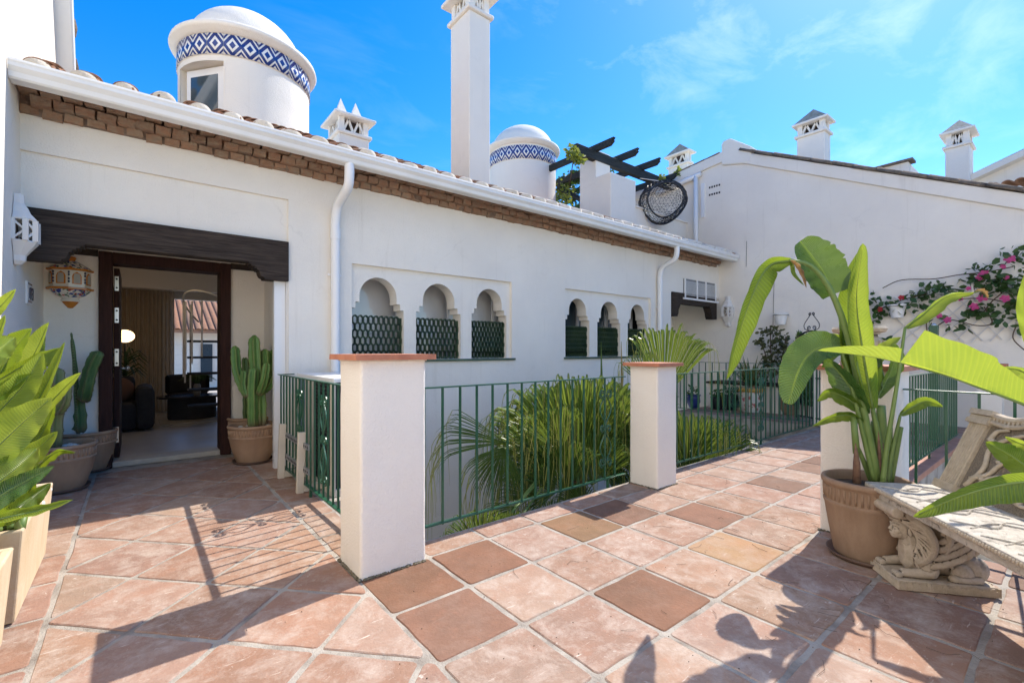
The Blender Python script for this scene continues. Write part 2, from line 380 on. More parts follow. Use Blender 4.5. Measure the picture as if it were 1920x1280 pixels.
M_LEAFL = leafmat('strelitzia_leaf_pale', (.115,.22,.04), (.18,.30,.06), (.50,.58,.05), .46, .28, BROWN)
leafmat('dry_leaf', (.36,.20,.08), (.46,.28,.12), (.5,.3,.1), .25, .6)
M_STEM = leafmat('green_stem', (.13,.21,.05), (.20,.28,.08), (.3,.4,.06), .12, .4, veins=False)
M_SHEATH = simple('dry_brown_sheath', (.22,.13,.075), .85, (.12,.06,.04), 30, .5, 60)
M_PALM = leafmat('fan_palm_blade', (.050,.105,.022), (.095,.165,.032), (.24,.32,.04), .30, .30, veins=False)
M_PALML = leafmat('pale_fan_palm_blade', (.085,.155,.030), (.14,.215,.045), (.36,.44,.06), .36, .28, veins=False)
M_PALMY = leafmat('fan_palm_thread', (.34,.36,.09), (.50,.47,.16), (.5,.5,.12), .35, .45, veins=False)
M_PALMD = leafmat('dry_palm_blade', (.30,.23,.09), (.38,.30,.13), (.4,.33,.1), .3, .6, veins=False)
M_VINE = leafmat('vine_leaf', (.035,.085,.025), (.055,.115,.03), (.12,.2,.03), .25, .35, veins=False)
M_VINEY = leafmat('yellow_vine_leaf', (.14,.20,.035), (.22,.26,.05), (.34,.38,.05), .4, .45, veins=False)
M_CYP = leafmat('cypress_foliage', (.05,.12,.025), (.085,.16,.03), (.14,.22,.03), .2, .6, veins=False)
M_FLOWER = leafmat('pink_petal', (.60,.06,.22), (.72,.12,.32), (.8,.15,.4), .35, .5, veins=False)
M_RED = leafmat('red_petal', (.42,.02,.03), (.55,.04,.04), (.6,.05,.05), .3, .5, veins=False)
M_TWIG = simple('brown_twig', (.10,.065,.04), .85)
def cactus_mat(name, c, c2, edge):
    m, nt, b = nodes_of(name)
    uv = N(nt, 'ShaderNodeUVMap'); sp = N(nt, 'ShaderNodeSeparateXYZ'); nt.links.new(uv.outputs[0], sp.inputs[0])
    col = mix(nt, ramp(nt, tex(nt, 11, 5, .6), .35, .68), c, c2)
    col = mix(nt, ramp(nt, sp.outputs[0], .72, .97), col, edge)
    dots = N(nt, 'ShaderNodeMath', operation='SINE'); mm = N(nt, 'ShaderNodeMath', operation='MULTIPLY'); nt.links.new(sp.outputs[1], mm.inputs[0]); mm.inputs[1].default_value = 260
    nt.links.new(mm.outputs[0], dots.inputs[0]); e2 = ramp(nt, sp.outputs[0], .90, .97); d2 = ramp(nt, dots.outputs[0], .4, .8)
    q = N(nt, 'ShaderNodeMath', operation='MULTIPLY'); nt.links.new(e2, q.inputs[0]); nt.links.new(d2, q.inputs[1])
    col = mix(nt, q.outputs[0], col, (.06,.03,.02))
    col = mix(nt, ramp(nt, sp.outputs[1], .02, .16, (1,1,1), (0,0,0)), col, (.16,.115,.06)); col = mix(nt, ramp(nt, tex(nt, 30, 5, .7), .66, .74), col, (.22,.18,.09))
    nt.links.new(col, b.inputs['Base Color']); b.inputs['Roughness'].default_value = .5
    bump(nt, b, tex(nt, 55, 4), .3, .006); return m
M_CACT = cactus_mat('green_cactus_skin', (.060,.135,.045), (.085,.175,.055), (.13,.20,.06))
M_CACTL = cactus_mat('bright_cactus_skin', (.085,.20,.05), (.12,.25,.06), (.17,.27,.06))
M_CACTY = cactus_mat('yellowed_cactus_skin', (.17,.20,.055), (.22,.245,.08), (.25,.24,.10))

# ================================================================== GROUND AND TERRACE
XW, YF, YD, XE = -0.69, 5.10, 6.25, 10.0      # left wall, facade, door wall, end wall
Z0 = -2.45
g = MB(); g.box(-60, 90, -60, 90, Z0-.3, Z0)
tag(g.build('courtyard_ground', simple('courtyard_concrete', (.42,.40,.37), .9, (.33,.31,.28), 3)), kind='structure')
fl = MB()
for a in ((XW, 3.78, -5.0, 2.62), (XW, 1.16, 2.62, YD), (1.16, 1.85, 3.75, YF), (3.78, 8.3, .96, 2.62), (8.3, XE, -5.0, YF)):
    fl.box(a[0], a[1], a[2], a[3], -.34, -.0045)
floor = tag(fl.build('terrace_floor', M_MORTAR), kind='structure')

def clip(poly, x0, x1, y0, y1):
    def cut(P, inside, inter):
        o = []
        for i in range(len(P)):
            a, b = P[i-1], P[i]
            if inside(b):
                if not inside(a): o.append(inter(a, b))
                o.append(b)
            elif inside(a): o.append(inter(a, b))
        return o
    def ix(x): return lambda a, b: (x, a[1]+(b[1]-a[1])*(x-a[0])/(b[0]-a[0]))
    def iy(y): return lambda a, b: (a[0]+(b[0]-a[0])*(y-a[1])/(b[1]-a[1]), y)
    for ins, it in ((lambda p: p[0] >= x0, ix(x0)), (lambda p: p[0] <= x1, ix(x1)), (lambda p: p[1] >= y0, iy(y0)), (lambda p: p[1] <= y1, iy(y1))):
        if not poly: return []
        poly = cut(poly, ins, it)
    return poly
def area(P): return abs(sum(P[i-1][0]*P[i][1]-P[i][0]*P[i-1][1] for i in range(len(P))))/2
PALE = [(.465,.295,.225,1), (.475,.315,.245,.95), (.455,.275,.20,.85), (.47,.295,.215,.95), (.485,.335,.265,1), (.45,.265,.19,.75), (.465,.295,.23,1)]
DARK = [(.265,.145,.098,.06), (.285,.16,.11,.14), (.29,.15,.095,.1)]
TILES = [0]
def floor_tile(poly, color):
    if len(poly) < 3 or area(poly) < .0035: return
    P = []
    for p in poly:
        if not P or (abs(p[0]-P[-1][0])+abs(p[1]-P[-1][1])) > .004: P.append(p)
    if len(P) < 3: return
    cx = sum(p[0] for p in P)/len(P); cy = sum(p[1] for p in P)/len(P)
    # knock the corners off and wobble the edges
    R = []; n = len(P)
    for i in range(n):
        a, b, c = Vector((*P[i-1], 0)), Vector((*P[i], 0)), Vector((*P[(i+1) % n], 0))
        k = random.uniform(.010, .024)
        R.append(b+(a-b).normalized()*min(k, (a-b).length*.3))
        R.append(b+(b-(a+c)/2)*0 + ((a-b).normalized()+(c-b).normalized())*k*.28)
        R.append(b+(c-b).normalized()*min(k, (c-b).length*.3))
        if (c-b).length > .2:
            for t in (.3, .52, .76):
                q = b.lerp(c, t); nn = Vector((c.y-b.y, b.x-c.x, 0)).normalized(); R.append(q+nn*random.uniform(-.0048, .0034))
    m = MB(); n = len(R); tx, ty = random.uniform(-.004,.004), random.uniform(-.004,.004); dz = random.uniform(-.0015,.0015)
    def z(p): return dz + tx*(p.x-cx) + ty*(p.y-cy)
    o0 = [(p.x-cx, p.y-cy, -.02) for p in R]; o1 = [(p.x-cx, p.y-cy, z(p)-.004) for p in R]
    o2 = []
    for p in R:
        d = Vector((cx, cy, 0))-p; q = p+d.normalized()*.005; o2.append((q.x-cx, q.y-cy, z(q)))
    m.add(o0+o1+o2, [(i, (i+1) % n, n+(i+1) % n, n+i) for i in range(n)]+[(n+i, n+(i+1) % n, 2*n+(i+1) % n, 2*n+i) for i in range(n)]+[tuple(2*n+i for i in range(n))])
    me = m.mesh('floor_tile')
    o = put(me, 'floor_tile', M_TILE, floor); o.location = (cx, cy, 0)
    v = .585*random.uniform(.86, 1.10); o.color = (color[0]*v, color[1]*v*random.uniform(.97,1.03), color[2]*v*.94, color[3]); TILES[0] += 1
J = .0110
def rect(x0, x1, y0, y1): return [(x0+J,y0+J),(x1-J,y0+J),(x1-J,y1-J),(x0+J,y1-J)]
GX, GY, SX, SY = .895, 2.40, .4226, .4244
dark_cells = {(0,0),(1,0),(0,1),(2,2),(3,0),(5,1),(8,1),(4,0),(10,2),(6,5)}
amber = {(4,2): (.49,.30,.17,.4), (3,0): (.34,.20,.11,.1)}
for j in range(0, 22):
    for i in range(-1, 8):
        x0, x1 = GX+j*SX, GX+(j+1)*SX; y1, y0 = GY-i*SY, GY-(i+1)*SY
        if i == -1: y0, y1 = GY, 2.615
        sh = -.0066*(x0-GX)
        if x1 > XE: x1 = XE
        if x0 > 3.5 and y0 < .9 and x0 < 8.2:
            if x0 > 3.78: continue
        if x0 < 3.78 < x1 and y1 < 1.0: x1 = 3.775
        if 3.78 <= x0 and y1 < .97 and x0 < 8.25: continue
        if x0 > 3.7 and x0 < 8.25 and y0 < .965: y0 = .965
        c = amber.get((j,i)) or (random.choice(DARK) if (j,i) in dark_cells or (j > 9 and random.random() < .2) else random.choice(PALE))
        P = [(p[0], p[1]+sh) for p in rect(x0, x1, y0, y1)]
        P = clip(P, 0, XE, -4, 2.617)
        if P: floor_tile(P, c)
for k in range(6):                                         # far patio behind the courtyard railing
    for j in range(4): floor_tile(rect(8.32+j*.42, 8.32+(j+1)*.42, 2.63+k*.41, 2.63+(k+1)*.41), random.choice(PALE))
e1, e2, o0 = Vector((.305,.290)), Vector((-.297,.314)), Vector((.268,2.246))
for a in range(-13, 14):
    for b in range(-13, 14):
        c0 = o0+e1*a+e2*b; q = [c0, c0+e1, c0+e1+e2, c0+e2]; m = sum(q, Vector((0,0)))/4
        P = [tuple(p+(m-p).normalized()*J*1.41) for p in q]
        P = clip(P, -.30, GX-J+.005, -1.2, 6.02)
        if P: floor_tile(P, random.choice(PALE))
for k in range(-6, 18):                                    # straight rows along the wall and along the railing
    floor_tile(rect(XW+.005, -.31, k*.42, (k+1)*.42), random.choice(PALE)) if k < 14 else None
    if k >= 6 and 2.66+(k-6)*.43 < 5.6: floor_tile(rect(.905, 1.155, 2.66+(k-6)*.43, 2.66+(k-5)*.43), random.choice(PALE))
nd = MB()
for k in range(150):                                       # fallen needles and dry bits
    x = random.uniform(1.6, 4.6); y = random.uniform(.3, 2.3); a = random.uniform(0, 6.3); l = random.uniform(.03, .13); bq = random.uniform(-.03,.03)
    if random.random() > .25 + .45*(x > 2.4): continue
    d = Vector((math.cos(a), math.sin(a), 0)); s = Vector((-d.y, d.x, 0)); p = Vector((x, y, .0035))
    nd.tube([p, p+d*l*.5+s*bq+Vector((0,0,.002)), p+d*l], .0009, 3)
for k in range(110):
    p = Vector((random.uniform(-.2, 3.6), random.uniform(.2, 2.3), .003)); nd.box(p.x, p.x+random.uniform(.002,.005), p.y, p.y+random.uniform(.002,.004), 0, .003)
tag(nd.build('fallen_needles', M_TWIG), 'dry brown needles and crumbs strewn over the terracotta tiles', 'leaf litter', kind='stuff')

# ================================================================== LEFT WALL (taller neighbouring wing)
lw = thing('left_wing', 'tall white wall of the left wing beside the entrance', 'building', (XW, 3, 0))
m = MB(); outline = [(-22, Z0), (9.2, Z0), (9.2, 3.35), (7.35, 4.15), (6.35, 6.4), (5.2, 8.0), (-22, 8.0)]  # out-of-view length and height extended to bounce more sunlight
m.prism(outline, lambda p, s: (XW-(.3 if s else 0), p[0], p[1])); m.build('wall', M_WALL, lw)
m = MB()
a, b = Vector((XW+.05, 6.40, 6.3)), Vector((XW+.05, 7.40, 4.05)); m.bar(a, b, .20, .12, (0,1,.4)); m.build('rake_board', M_TRIM, lw, bevel=.02)
for k in range(7):
    t = k/6; p = Vector((XW+.06, 6.55, 6.3)).lerp(Vector((XW+.06, 7.52, 4.1)), t); mb = MB(); mb.ell((0,0,0), (.11,.05,.17), 10, 6, Matrix.Rotation(.4,3,'X'))
    o = mb.build('verge_tile', M_RTILE_OLD, lw); o.location = p
pl = MB(); p0 = at_x(52, 549, XW); w = .075
pn = thing('number_plaque', 'small white tile plaque with dark digits on the left wall', 'plaque', (XW, p0.y, p0.z))
pl.box(XW, XW+.012, p0.y-.10, p0.y+.10, p0.z-.09, p0.z+.09); pl.build('backing', M_PVC, pn)
M_INK = simple('navy_glaze', (.025,.035,.075), .2)
def digits(mb, s, org, ux, uz, h, th):
    seg = {'1': 'bc', '8': 'abcdefg', '3': 'abcdg', '5': 'acdfg'}
    w = h*.55; q = {'a': ((0,h),(w,h)), 'b': ((w,h),(w,h/2)), 'c': ((w,h/2),(w,0)), 'd': ((0,0),(w,0)), 'e': ((0,0),(0,h/2)), 'f': ((0,h/2),(0,h)), 'g': ((0,h/2),(w,h/2))}
    for i, ch in enumerate(s):
        for k in seg[ch]:
            (x0,y0),(x1,y1) = q[k]; o = org+ux*(i*w*1.75)
            mb.bar(o+ux*x0+uz*y0, o+ux*x1+uz*y1, th, th*.4, (1,0,0))
m = MB(); digits(m, '183', Vector((XW+.0135, p0.y-.068, p0.z-.045)), Vector((0,1,0)), Vector((0,0,1)), .085, .016)
m.bar((XW+.0135,p0.y-.08,p0.z+.072),(XW+.0135,p0.y+.08,p0.z+.072),.012,.004,(1,0,0)); m.bar((XW+.0135,p0.y-.08,p0.z-.072),(XW+.0135,p0.y+.08,p0.z-.072),.012,.004,(1,0,0))
m.build('digits', M_INK, pn)

# ================================================================== MAIN HOUSE
house = thing('white_house', 'long low white house with brick cornice, gutter and arched windows', 'building', (XW, YF, 0))
XA = 1.20                                                  # right edge of the entrance recess
ZB = 3.0                                                   # top of plaster, under the bricks
wx = [1.85, 4.12, 5.19, 7.45]
x2 = 8.12
zh, zb2 = at_y(544, 374.6, YF).z, 2.285
xs = [XW, XA, wx[0], wx[1], wx[2], wx[3], x2, XE]
zs = [Z0, -.36, 1.085, zb2, 2.155, zh, ZB+.05]; zs = sorted(zs)
def solid(x, z):
    if x < XA: return z > zh or z < -.36
    if wx[0] < x < wx[1] or wx[2] < x < wx[3]: return not (1.085 < z < 2.155)
    if x > x2: return z > 2.32 or z < -.36
    return True
zs = sorted(set(zs+[2.32]))
m = MB(); cells(m, xs, zs, solid, lambda x, z, s: (x, YF+(.30 if s else 0), z)); m.build('facade_wall', M_WALL2, house)
m = MB(); m.box(XW, XA+.01, YF+.028, YF+.29, 2.27, zh+.02); m.build('lintel_panel', M_WALL2, house)
m = MB(); m.box(XA, XA+.28, YF+.30, YD+.25, 0, 2.72); m.build('recess_side_wall', M_WALL, house)
m = MB(); m.box(XW, XA, YF+.29, YD, 2.36, 2.44); m.build('recess_ceiling', M_WALL, house)
# door wall with opening
dx0, dx1, dz = at_y(185,468,YD).x, at_y(432,495,YD).x, 2.19
m = MB(); cells(m, [XW, dx0+.04, dx1-.04, XA+.02], [0, dz-.04, 2.4], lambda x, z: not (dx0+.04 < x < dx1-.04 and z < dz-.04), lambda x, z, s: (x, YD+(.22 if s else 0), z)); m.build('entrance_wall', M_WALL, house)
m = MB(); m.box(1.08, 1.185, YF+.05, YF+.12, 0, 2.2); m.box(1.188, 1.199, YF+.02, YF+.12, 0, 2.2); m.build('shutter_guide', M_PVC, house)
for a, b in ((XW+.01, dx0-.004), (dx1+.004, XA-.01)):
    m = MB(); m.box(a, b, YD-.03, YD-.002, 2.135, 2.20); m.build('timber_strip', M_BEAM, house)

def lintel(x0, x1, y, ztop, zbot, zcor, wc, name, th=.16):
    # beam with carved corbels at both ends
    def prof(w, h):
        P = [(0,0),(w*.62,0)]
        for k in range(7): a = PI/2*k/6; P.append((w*.62+w*.12*math.sin(a), h*.10+h*.42*(1-math.cos(a))))
        P += [(w*.80,h*.55),(w*.80,h*.66),(w*.86,h*.66),(w*.86,h*.78),(w*.93,h*.78),(w*.93,h*.9),(w,h*.9),(w,h)]
        return P
    h = zbot-zcor; L_ = [(x0+a, zcor+b) for a, b in prof(wc, h)]; R_ = [(x1-a, zcor+b) for a, b in prof(wc, h)][::-1]
    m = MB(); P = [(x0, ztop)]+L_+R_+[(x1, ztop)]
    m.prism(P, lambda p, s: (p[0], y+(th if s else 0), p[1])); o = m.build(name, M_BEAM, house, bevel=.004)
    tag(o, 'dark carved timber lintel'); return o
zbL, zcL = at_y(300,455,YF-.03).z, at_y(541,527,YF-.03).z
lintel(XW+.005, XA-.002, YF-.03, zb2+.005, zb2-.24, zcL, .36, 'lintel_beam')
lintel(x2+.005, XE-.15, YF-.03, 2.335, 2.12, 1.86, .30, 'lintel_beam')
# second recess on the far end
m = MB(); m.box(x2-.2, XE, YF+1.1, YF+1.3, 0, 2.5); m.box(x2-.2, x2, YF+.3, YF+1.1, 0, 2.5); m.build('far_recess_wall', M_WALL, house)
m = MB(); m.box(x2, XE, YF+.30, YF+1.1, 2.42, 2.5); m.build('far_recess_ceiling', M_WALL, house)
a, b = at_y(1262,594,YF+.6), at_y(1330,590,YF+.9); m = MB(); m.bar((x2+.02,YF+.55,2.2),(XE-.4,YF+1.0,2.25),.07,.07); m.build('recess_beam', M_BEAM, house)
# louvred panel above far recess
p0, p1 = at_y(1281,524,YF), at_y(1338,560,YF)
lp = MB(); z1_, z0_ = at_y(1281,522,YF).z, at_y(1281,557,YF).z
x0_, x1_ = p0.x, at_y(1340,540,YF).x
lp.box(x0_, x1_, YF-.02, YF, z0_, z1_); lvp = lp.build('louvre_panel', simple('shaded_vent_backing', (.22,.22,.22), .8), house)
for k in range(14):
    z = z0_+.05+(z1_-z0_-.1)*k/13; s = MB(); s.bar((x0_+.04, YF-.028, z), (x1_-.04, YF-.028, z), .022, .006, (0,-.6,.8)); s.build('slat', M_PVC, lvp)
for x in (x0_+.02, x0_+(x1_-x0_)*.38, x0_+(x1_-x0_)*.66, x1_-.02):
    s = MB(); s.box(x-.018, x+.018, YF-.042, YF-.021, z0_, z1_); s.build('stile', M_PVC, lvp)
s = MB(); s.box(x0_-.06, x1_+.06, YF-.06, YF-.003, z0_-.045, z0_-.01); s.build('panel_ledge', M_PVC, house)

# arcaded windows
M_GLAZE = simple('green_glazed_tile', (.035,.07,.045), .3, (.055,.10,.065), 9)
M_LATT = simple('green_lattice_plastic', (.022,.055,.030), .45, (.05,.085,.035), 6)
M_CURT = simple('white_net_curtain', (.80,.80,.80), .9)
def arcade(name, x0, x1, z0, z1, ops, top, parent):
    yf, yb = YF+.045, YF+.24; m = MB(); cols = []                  # columns: (x, bottom z)
    def col(x, z): cols.append((x, z))
    col(x0, z0)
    for (a, b, zt) in ops:
        w = b-a; st = w*.115; r = (w-2*st*1.25)/2; cx = (a+b)/2; zsp = zt-r
        if a > x0+.002: col(a, z0)
        cols.append(('j', a, z0, zsp-.14)) ; col(a, zsp-.14); col(a+st*.62, zsp-.14); cols.append(('j', a+st*.62, zsp-.14, zsp-.07)); col(a+st*.62, zsp-.07); col(a+st*1.25, zsp-.07); cols.append(('j', a+st*1.25, zsp-.07, zsp))
        for k in range(17): th = PI-PI*k/16; col(cx+r*math.cos(th), zsp+r*math.sin(th))
        cols.append(('j', b-st*1.25, zsp, zsp-.07)); col(b-st*1.25, zsp-.07); col(b-st*.62, zsp-.07); cols.append(('j', b-st*.62, zsp-.07, zsp-.14)); col(b-st*.62, zsp-.14); col(b, zsp-.14); cols.append(('j', b, zsp-.14, z0))
        if b < x1-.002: col(b, z0)
    col(x1, z0)
    pts = [c for c in cols]
    prev = None
    for c in pts:
        if c[0] == 'j':
            _, x, za, zb_ = c; m.add([(x,yf,za),(x,yf,zb_),(x,yb,zb_),(x,yb,za)], [(0,1,2,3)]); prev = (x, zb_); continue
        if prev is not None and c[0]-prev[0] > 1e-6:
            xa, za, xb, zb_ = prev[0], prev[1], c[0], c[1]
            if not (za == z0 and zb_ == z0 and any(abs(xa-o[0]) < 1e-6 for o in ops)):
                m.add([(xa,yf,za),(xb,yf,zb_),(xb,yf,z1),(xa,yf,z1)], [(0,1,2,3)]); m.add([(xa,yb,za),(xa,yb,z1),(xb,yb,z1),(xb,yb,zb_)], [(0,1,2,3)])
                m.add([(xa,yf,za),(xa,yb,za),(xb,yb,zb_),(xb,yf,zb_)], [(0,1,2,3)])
        prev = (c[0], c[1])
    return m.build(name, M_WALL2, parent)
def lattice(x0, x1, z0, z1, parent, lean=0):
    y = YF+.12; m = MB(); n = 10; w = (x1-x0)/n; hh = w*.92; rows = int((z1-z0)/(hh*1.5))+1; rows_n = max(rows, 5); hh = (z1-z0-.03)/(rows_n*1.5)
    for r in range(rows_n):
        for k in range(n):
            cx = x0+w*(k+.5+(.5 if r % 2 else 0)); cz = z0+hh*(1.0+1.5*r)
            if cx > x1-.2*w: continue
            P = [(cx+w*.5*math.cos(PI/6+PI/3*q)*1.12, cz+hh*math.sin(PI/6+PI/3*q)) for q in range(6)]
            for q in range(6):
                if q == 3 or q == 4 or q == 5 or k in (0, n-1) or r in (0, rows_n-1):
                    a, b = P[q], P[(q+1) % 6]; m.bar((a[0],y,a[1]), (b[0],y,b[1]), .0085, .055, (0,1,0))
    m.box(x0, x0+.012, y-.02, y+.02, z0, z1-.02); m.box(x1-.012, x1, y-.02, y+.02, z0, z1-.02)
    return m.build('lattice_screen', M_LATT, parent)
for gi, (gx0, gx1, us, tops, scr) in enumerate(((wx[0], wx[1], ((659,757),(780,863.5),(884,954)), (520,532,542), 585), (wx[2], wx[3], ((1060,1105),(1120,1163),(1177,1214)), (559,566,571), 607))):
    yo = YF+.045; ops = []
    for (ua, ub), vt in zip(us, tops):
        a, b = at_y(ua,600,yo).x, at_y(ub,600,yo).x; ops.append([max(a, gx0), min(b, gx1-.06), 0])
    wmean = sum(o[1]-o[0] for o in ops)/3; ztop = sum(at_y((ua+ub)/2, vt, yo).z for (ua, ub), vt in zip(us, tops))/3
    for o in ops: o[2] = ztop
    ops = [tuple(o) for o in ops]
    arcade('arcade', gx0, gx1, 1.085, 2.157, ops, 2.15, house)
    m = MB(); m.box(gx0-.03, gx1+.05, YF-.03, YF+.34, 1.055, 1.084); m.build('window_sill', M_GLAZE, house, bevel=.004)
    win = MB(); yb = YF+.46
    win.box(gx0-.3, gx1+.3, yb+.06, yb+.07, .9, 2.6); win.build('curtain', M_CURT if gi == 0 else simple('dark_room', (.05,.05,.05), .9), house)  # second group has no curtain: a dark sheet stands for the unlit room
    w = MB(); w.box(gx0-.05, gx1+.05, yb, yb+.012, 1.05, 2.3); wo = w.build('window', M_PANE if gi == 0 else M_GLASSD, house)
    for k in range(4):
        x = gx0+(gx1-gx0)*k/3; f = MB(); f.box(x-.03, x+.03, yb-.03, yb-.001, 1.05, 2.25); f.build('mullion', M_PVC, wo)
    f = MB(); f.box(gx0, gx1, yb-.028, yb-.002, 2.09, 2.16); f.box(gx0, gx1, yb-.028, yb-.002, 1.0, 1.09); f.build('rail', M_PVC, wo)
    f = MB(); f.box(gx0-.3, gx1+.3, YF+.301, yb+.6, 2.17, 2.2); f.box(gx0-.3, gx1+.3, YF+.301, yb+.6, .95, 1.05); f.box(gx0-.32, gx0-.3, YF+.301, yb+.6, .95, 2.2); f.box(gx1+.3, gx1+.32, YF+.301, yb+.6, .95, 2.2); f.build('reveal', M_WALL2, house)
    zt = at_y(us[0][0], scr, yo).z
    for o in ops: lattice(o[0]+.003, o[1]-.003, 1.088, zt-.02, house)

# brick cornice
bm_ = MB(); bm_.box(0, .116, 0, .16, 0, .052); bme = bm_.mesh('brick')
def rough_brick(seed):
    r = random.Random(seed); m = MB(); nx, ny = 3, 2; g_ = {}
    m.box(0, .117, 0, .20, 0, .055); q = []
    for v in m.v: q.append((v[0]+r.uniform(-.007,.004), v[1]+(r.uniform(-.015,.018) if v[1] < .1 else 0), v[2]+r.uniform(-.007,.006)))
    m.v = q; me = m.mesh('brick'); me.materials.append(M_BRICK); return me
BV = [rough_brick(i) for i in range(7)]
crn = put(MB().box(XW+.002, XE-.16, YF-.035, YF+.2, ZB+.002, ZB+.185).mesh('cornice'), 'cornice', simple('dark_bedding_mortar', (.17,.115,.085), .95, (.26,.19,.14), 20, .8, 60), house)
nb = int((XE-.16-XW)/.1245)
for k in range(nb):
    for r, (dy, zz) in enumerate(((-.055, ZB-.004), (-.125, ZB+.058), (-.195, ZB+.121))):
        if False: continue
        o = put(random.choice(BV), 'brick', None, crn); o.location = (XW+.006+k*.1245+(.06 if r == 1 else 0)+random.uniform(-.004,.004), YF+dy+random.uniform(-.012,.012), zz+random.uniform(-.003,.003)); o.rotation_euler = (random.uniform(-.12,.12), random.uniform(-.06,.06), random.uniform(-.07,.07)); o.scale = (random.uniform(.9,1.04), 1, 1)
# gutter
GYF = 4.62; GZ = ZB+.075
prof = [(0,.122),(-.012,.128),(-.016,.112),(-.010,.100),(-.012,.075),(.012,.045),(.018,.012),(.03,0),(.125,0),(.135,.012),(.135,.122),(.125,.122),(.125,.02),(.035,.014),(.026,.05),(.0,.085),(.004,.11)]
m = MB(); n = len(prof); xs_ = [XW+.004, XE-.06]
v = [(x, GYF+.02+a, GZ+b) for x in xs_ for a, b in prof]
m.add(v, [(i, (i+1) % n, n+(i+1) % n, n+i) for i in range(n)]+[tuple(range(n-1,-1,-1)), tuple(range(n,2*n))])
gut = m.build('gutter', M_TRIM, house, auto=True)
m = MB(); m.box(XW+.003, XE-.06, GYF+.16, YF-.02, ZB+.186, ZB+.20); m.build('soffit_board', M_BRICK, house)
def downpipe(u, x, zbot, bend=.0, parent=house):
    r = .046; m = MB(); yg = GYF+.085
    pts = crom([(x, yg, GZ+.01), (x, yg, GZ-.10), (x-.0, yg+.05, GZ-.22), (x-.02, YF-.12, GZ-.34), (x-.03, YF-.065, GZ-.50), (x-.03, YF-.065, GZ-.62)], 22)
    m.tube(pts, r*1.04, 14); m.tube([(x-.03,YF-.065,GZ-.58),(x-.03,YF-.065,GZ-.70)], r*1.13, 14); m.tube([(x-.03,YF-.065,GZ-.62),(x-.03,YF-.065,zbot)], r, 14)
    for z in (2.0, .6): m.bar((x-.1,YF-.03,z),(x+.04,YF-.03,z),.02,.02)
    return m.build('downpipe', M_PVC, parent, auto=True, smooth=True)
downpipe(650, at_y(655,320,GYF+.085).x, -1.8); downpipe(1262, at_y(1269,472,GYF+.085).x, -1.8)
# roof: sloping deck with barrel tiles at the eave
RS = math.tan(math.radians(23.2)); RY0, RZ0 = GYF+.07, GZ+.115
def roofz(y): return RZ0+(y-RY0)*RS
m = MB(); m.prism([(RY0+.12, roofz(RY0+.12)-.10), (7.35, roofz(7.35)-.10), (7.35, roofz(7.35)-.02), (RY0+.12, roofz(RY0+.12)-.02)], lambda p, s: (XW if not s else XE-.02, p[0], p[1]))
roof = m.build('roof', M_RTILE, house)
def barrel(R0, R1, L, up=1, th=.014, seg=9):
    m = MB(); vs = []
    for i, (r, y) in enumerate(((R0,0),(R1,L))):
        for rr in (r, r-th):
            for k in range(seg+1):
                a = PI*k/seg; vs.append((rr*math.cos(a), y, up*rr*math.sin(a)*.82))
    n = seg+1; fs = []
    for k in range(seg):
        fs += [(k,k+1,2*n+k+1,2*n+k), (n+k,3*n+k,3*n+k+1,n+k+1), (k,n+k,n+k+1,k+1), (2*n+k,2*n+k+1,3*n+k+1,3*n+k)]
    fs += [(0,2*n,3*n,n), (n-1,2*n-1,4*n-1,3*n-1)]
    m.add(vs, fs); return m
cov = barrel(.085, .068, .42).mesh('roof_tile', True); cov.materials.append(M_RTILE)
chn = barrel(.088, .070, .42, -1).mesh('roof_tile', True); chn.materials.append(M_RTILE)
plug = MB(); vs_ = [(0,-.012,.0)]; 
seg = 12; ring = [(.095*math.cos(PI*k/seg), -.03+.02*abs(math.cos(PI*k/seg)), .088*math.sin(PI*k/seg)) for k in range(seg+1)]
ring2 = [(.098*math.cos(PI*k/seg), .17, .090*math.sin(PI*k/seg)) for k in range(seg+1)]
plug.add([(0,-.036,.03)]+ring+ring2, [(0,i+2,i+1) for i in range(seg)]+[(0,1,seg+1)]+[(1+i,2+i,seg+3+i,seg+2+i) for i in range(seg)]); plugm = plug.mesh('eave_plug', True); plugm.materials.append(M_PLUG)
pitch = math.atan(RS); k = 0; x = XW+.14
while x < XE-.15:
    o = put(plugm, 'eave_plug', None, roof); o.location = (x, RY0+.005, roofz(RY0+.005)+.005+random.uniform(-.006,.006)); o.rotation_euler = (pitch, random.uniform(-.05,.05), random.uniform(-.06,.06)); o.scale = (random.uniform(.78,.92), 1, random.uniform(.74,.92))
    for r in range(3):
        o = put(cov, 'roof_tile', None, roof); y = RY0+.09+r*.34; o.location = (x+random.uniform(-.006,.006), y, roofz(y)+.012+r*.004); o.rotation_euler = (pitch-.02, random.uniform(-.06,.06), random.uniform(-.03,.03))
    for r in range(2):
        o = put(chn, 'roof_tile', None, roof); y = RY0-.02+r*.36+random.uniform(-.02,.02); o.location = (x+.122, y, roofz(y)+.06); o.rotation_euler = (pitch-.02, random.uniform(-.05,.05), random.uniform(-.03,.03))
    x += .243
m = MB(); R = random.Random(4)
for k in range(1500):
    x = XW+.2+(XE-XW-.5)*R.random(); ph = ((x-XW-.14)/.243) % 1
    if not .28 < ph < .72: continue
    y = RY0+R.uniform(-.01,.22); p = Vector((x, y, roofz(y)+R.uniform(-.005,.03))); d_ = Vector((R.uniform(-1,1),R.uniform(-1,1),R.uniform(-.3,.8))).normalized(); e_ = d_.cross(Vector((R.uniform(-1,1),1,.2))).normalized(); s_ = R.uniform(.012,.035)
    m.add([p, p+d_*s_*.5+e_*s_*.3, p+d_*s_, p+d_*s_*.5-e_*s_*.3], [(0,1,2,3)])
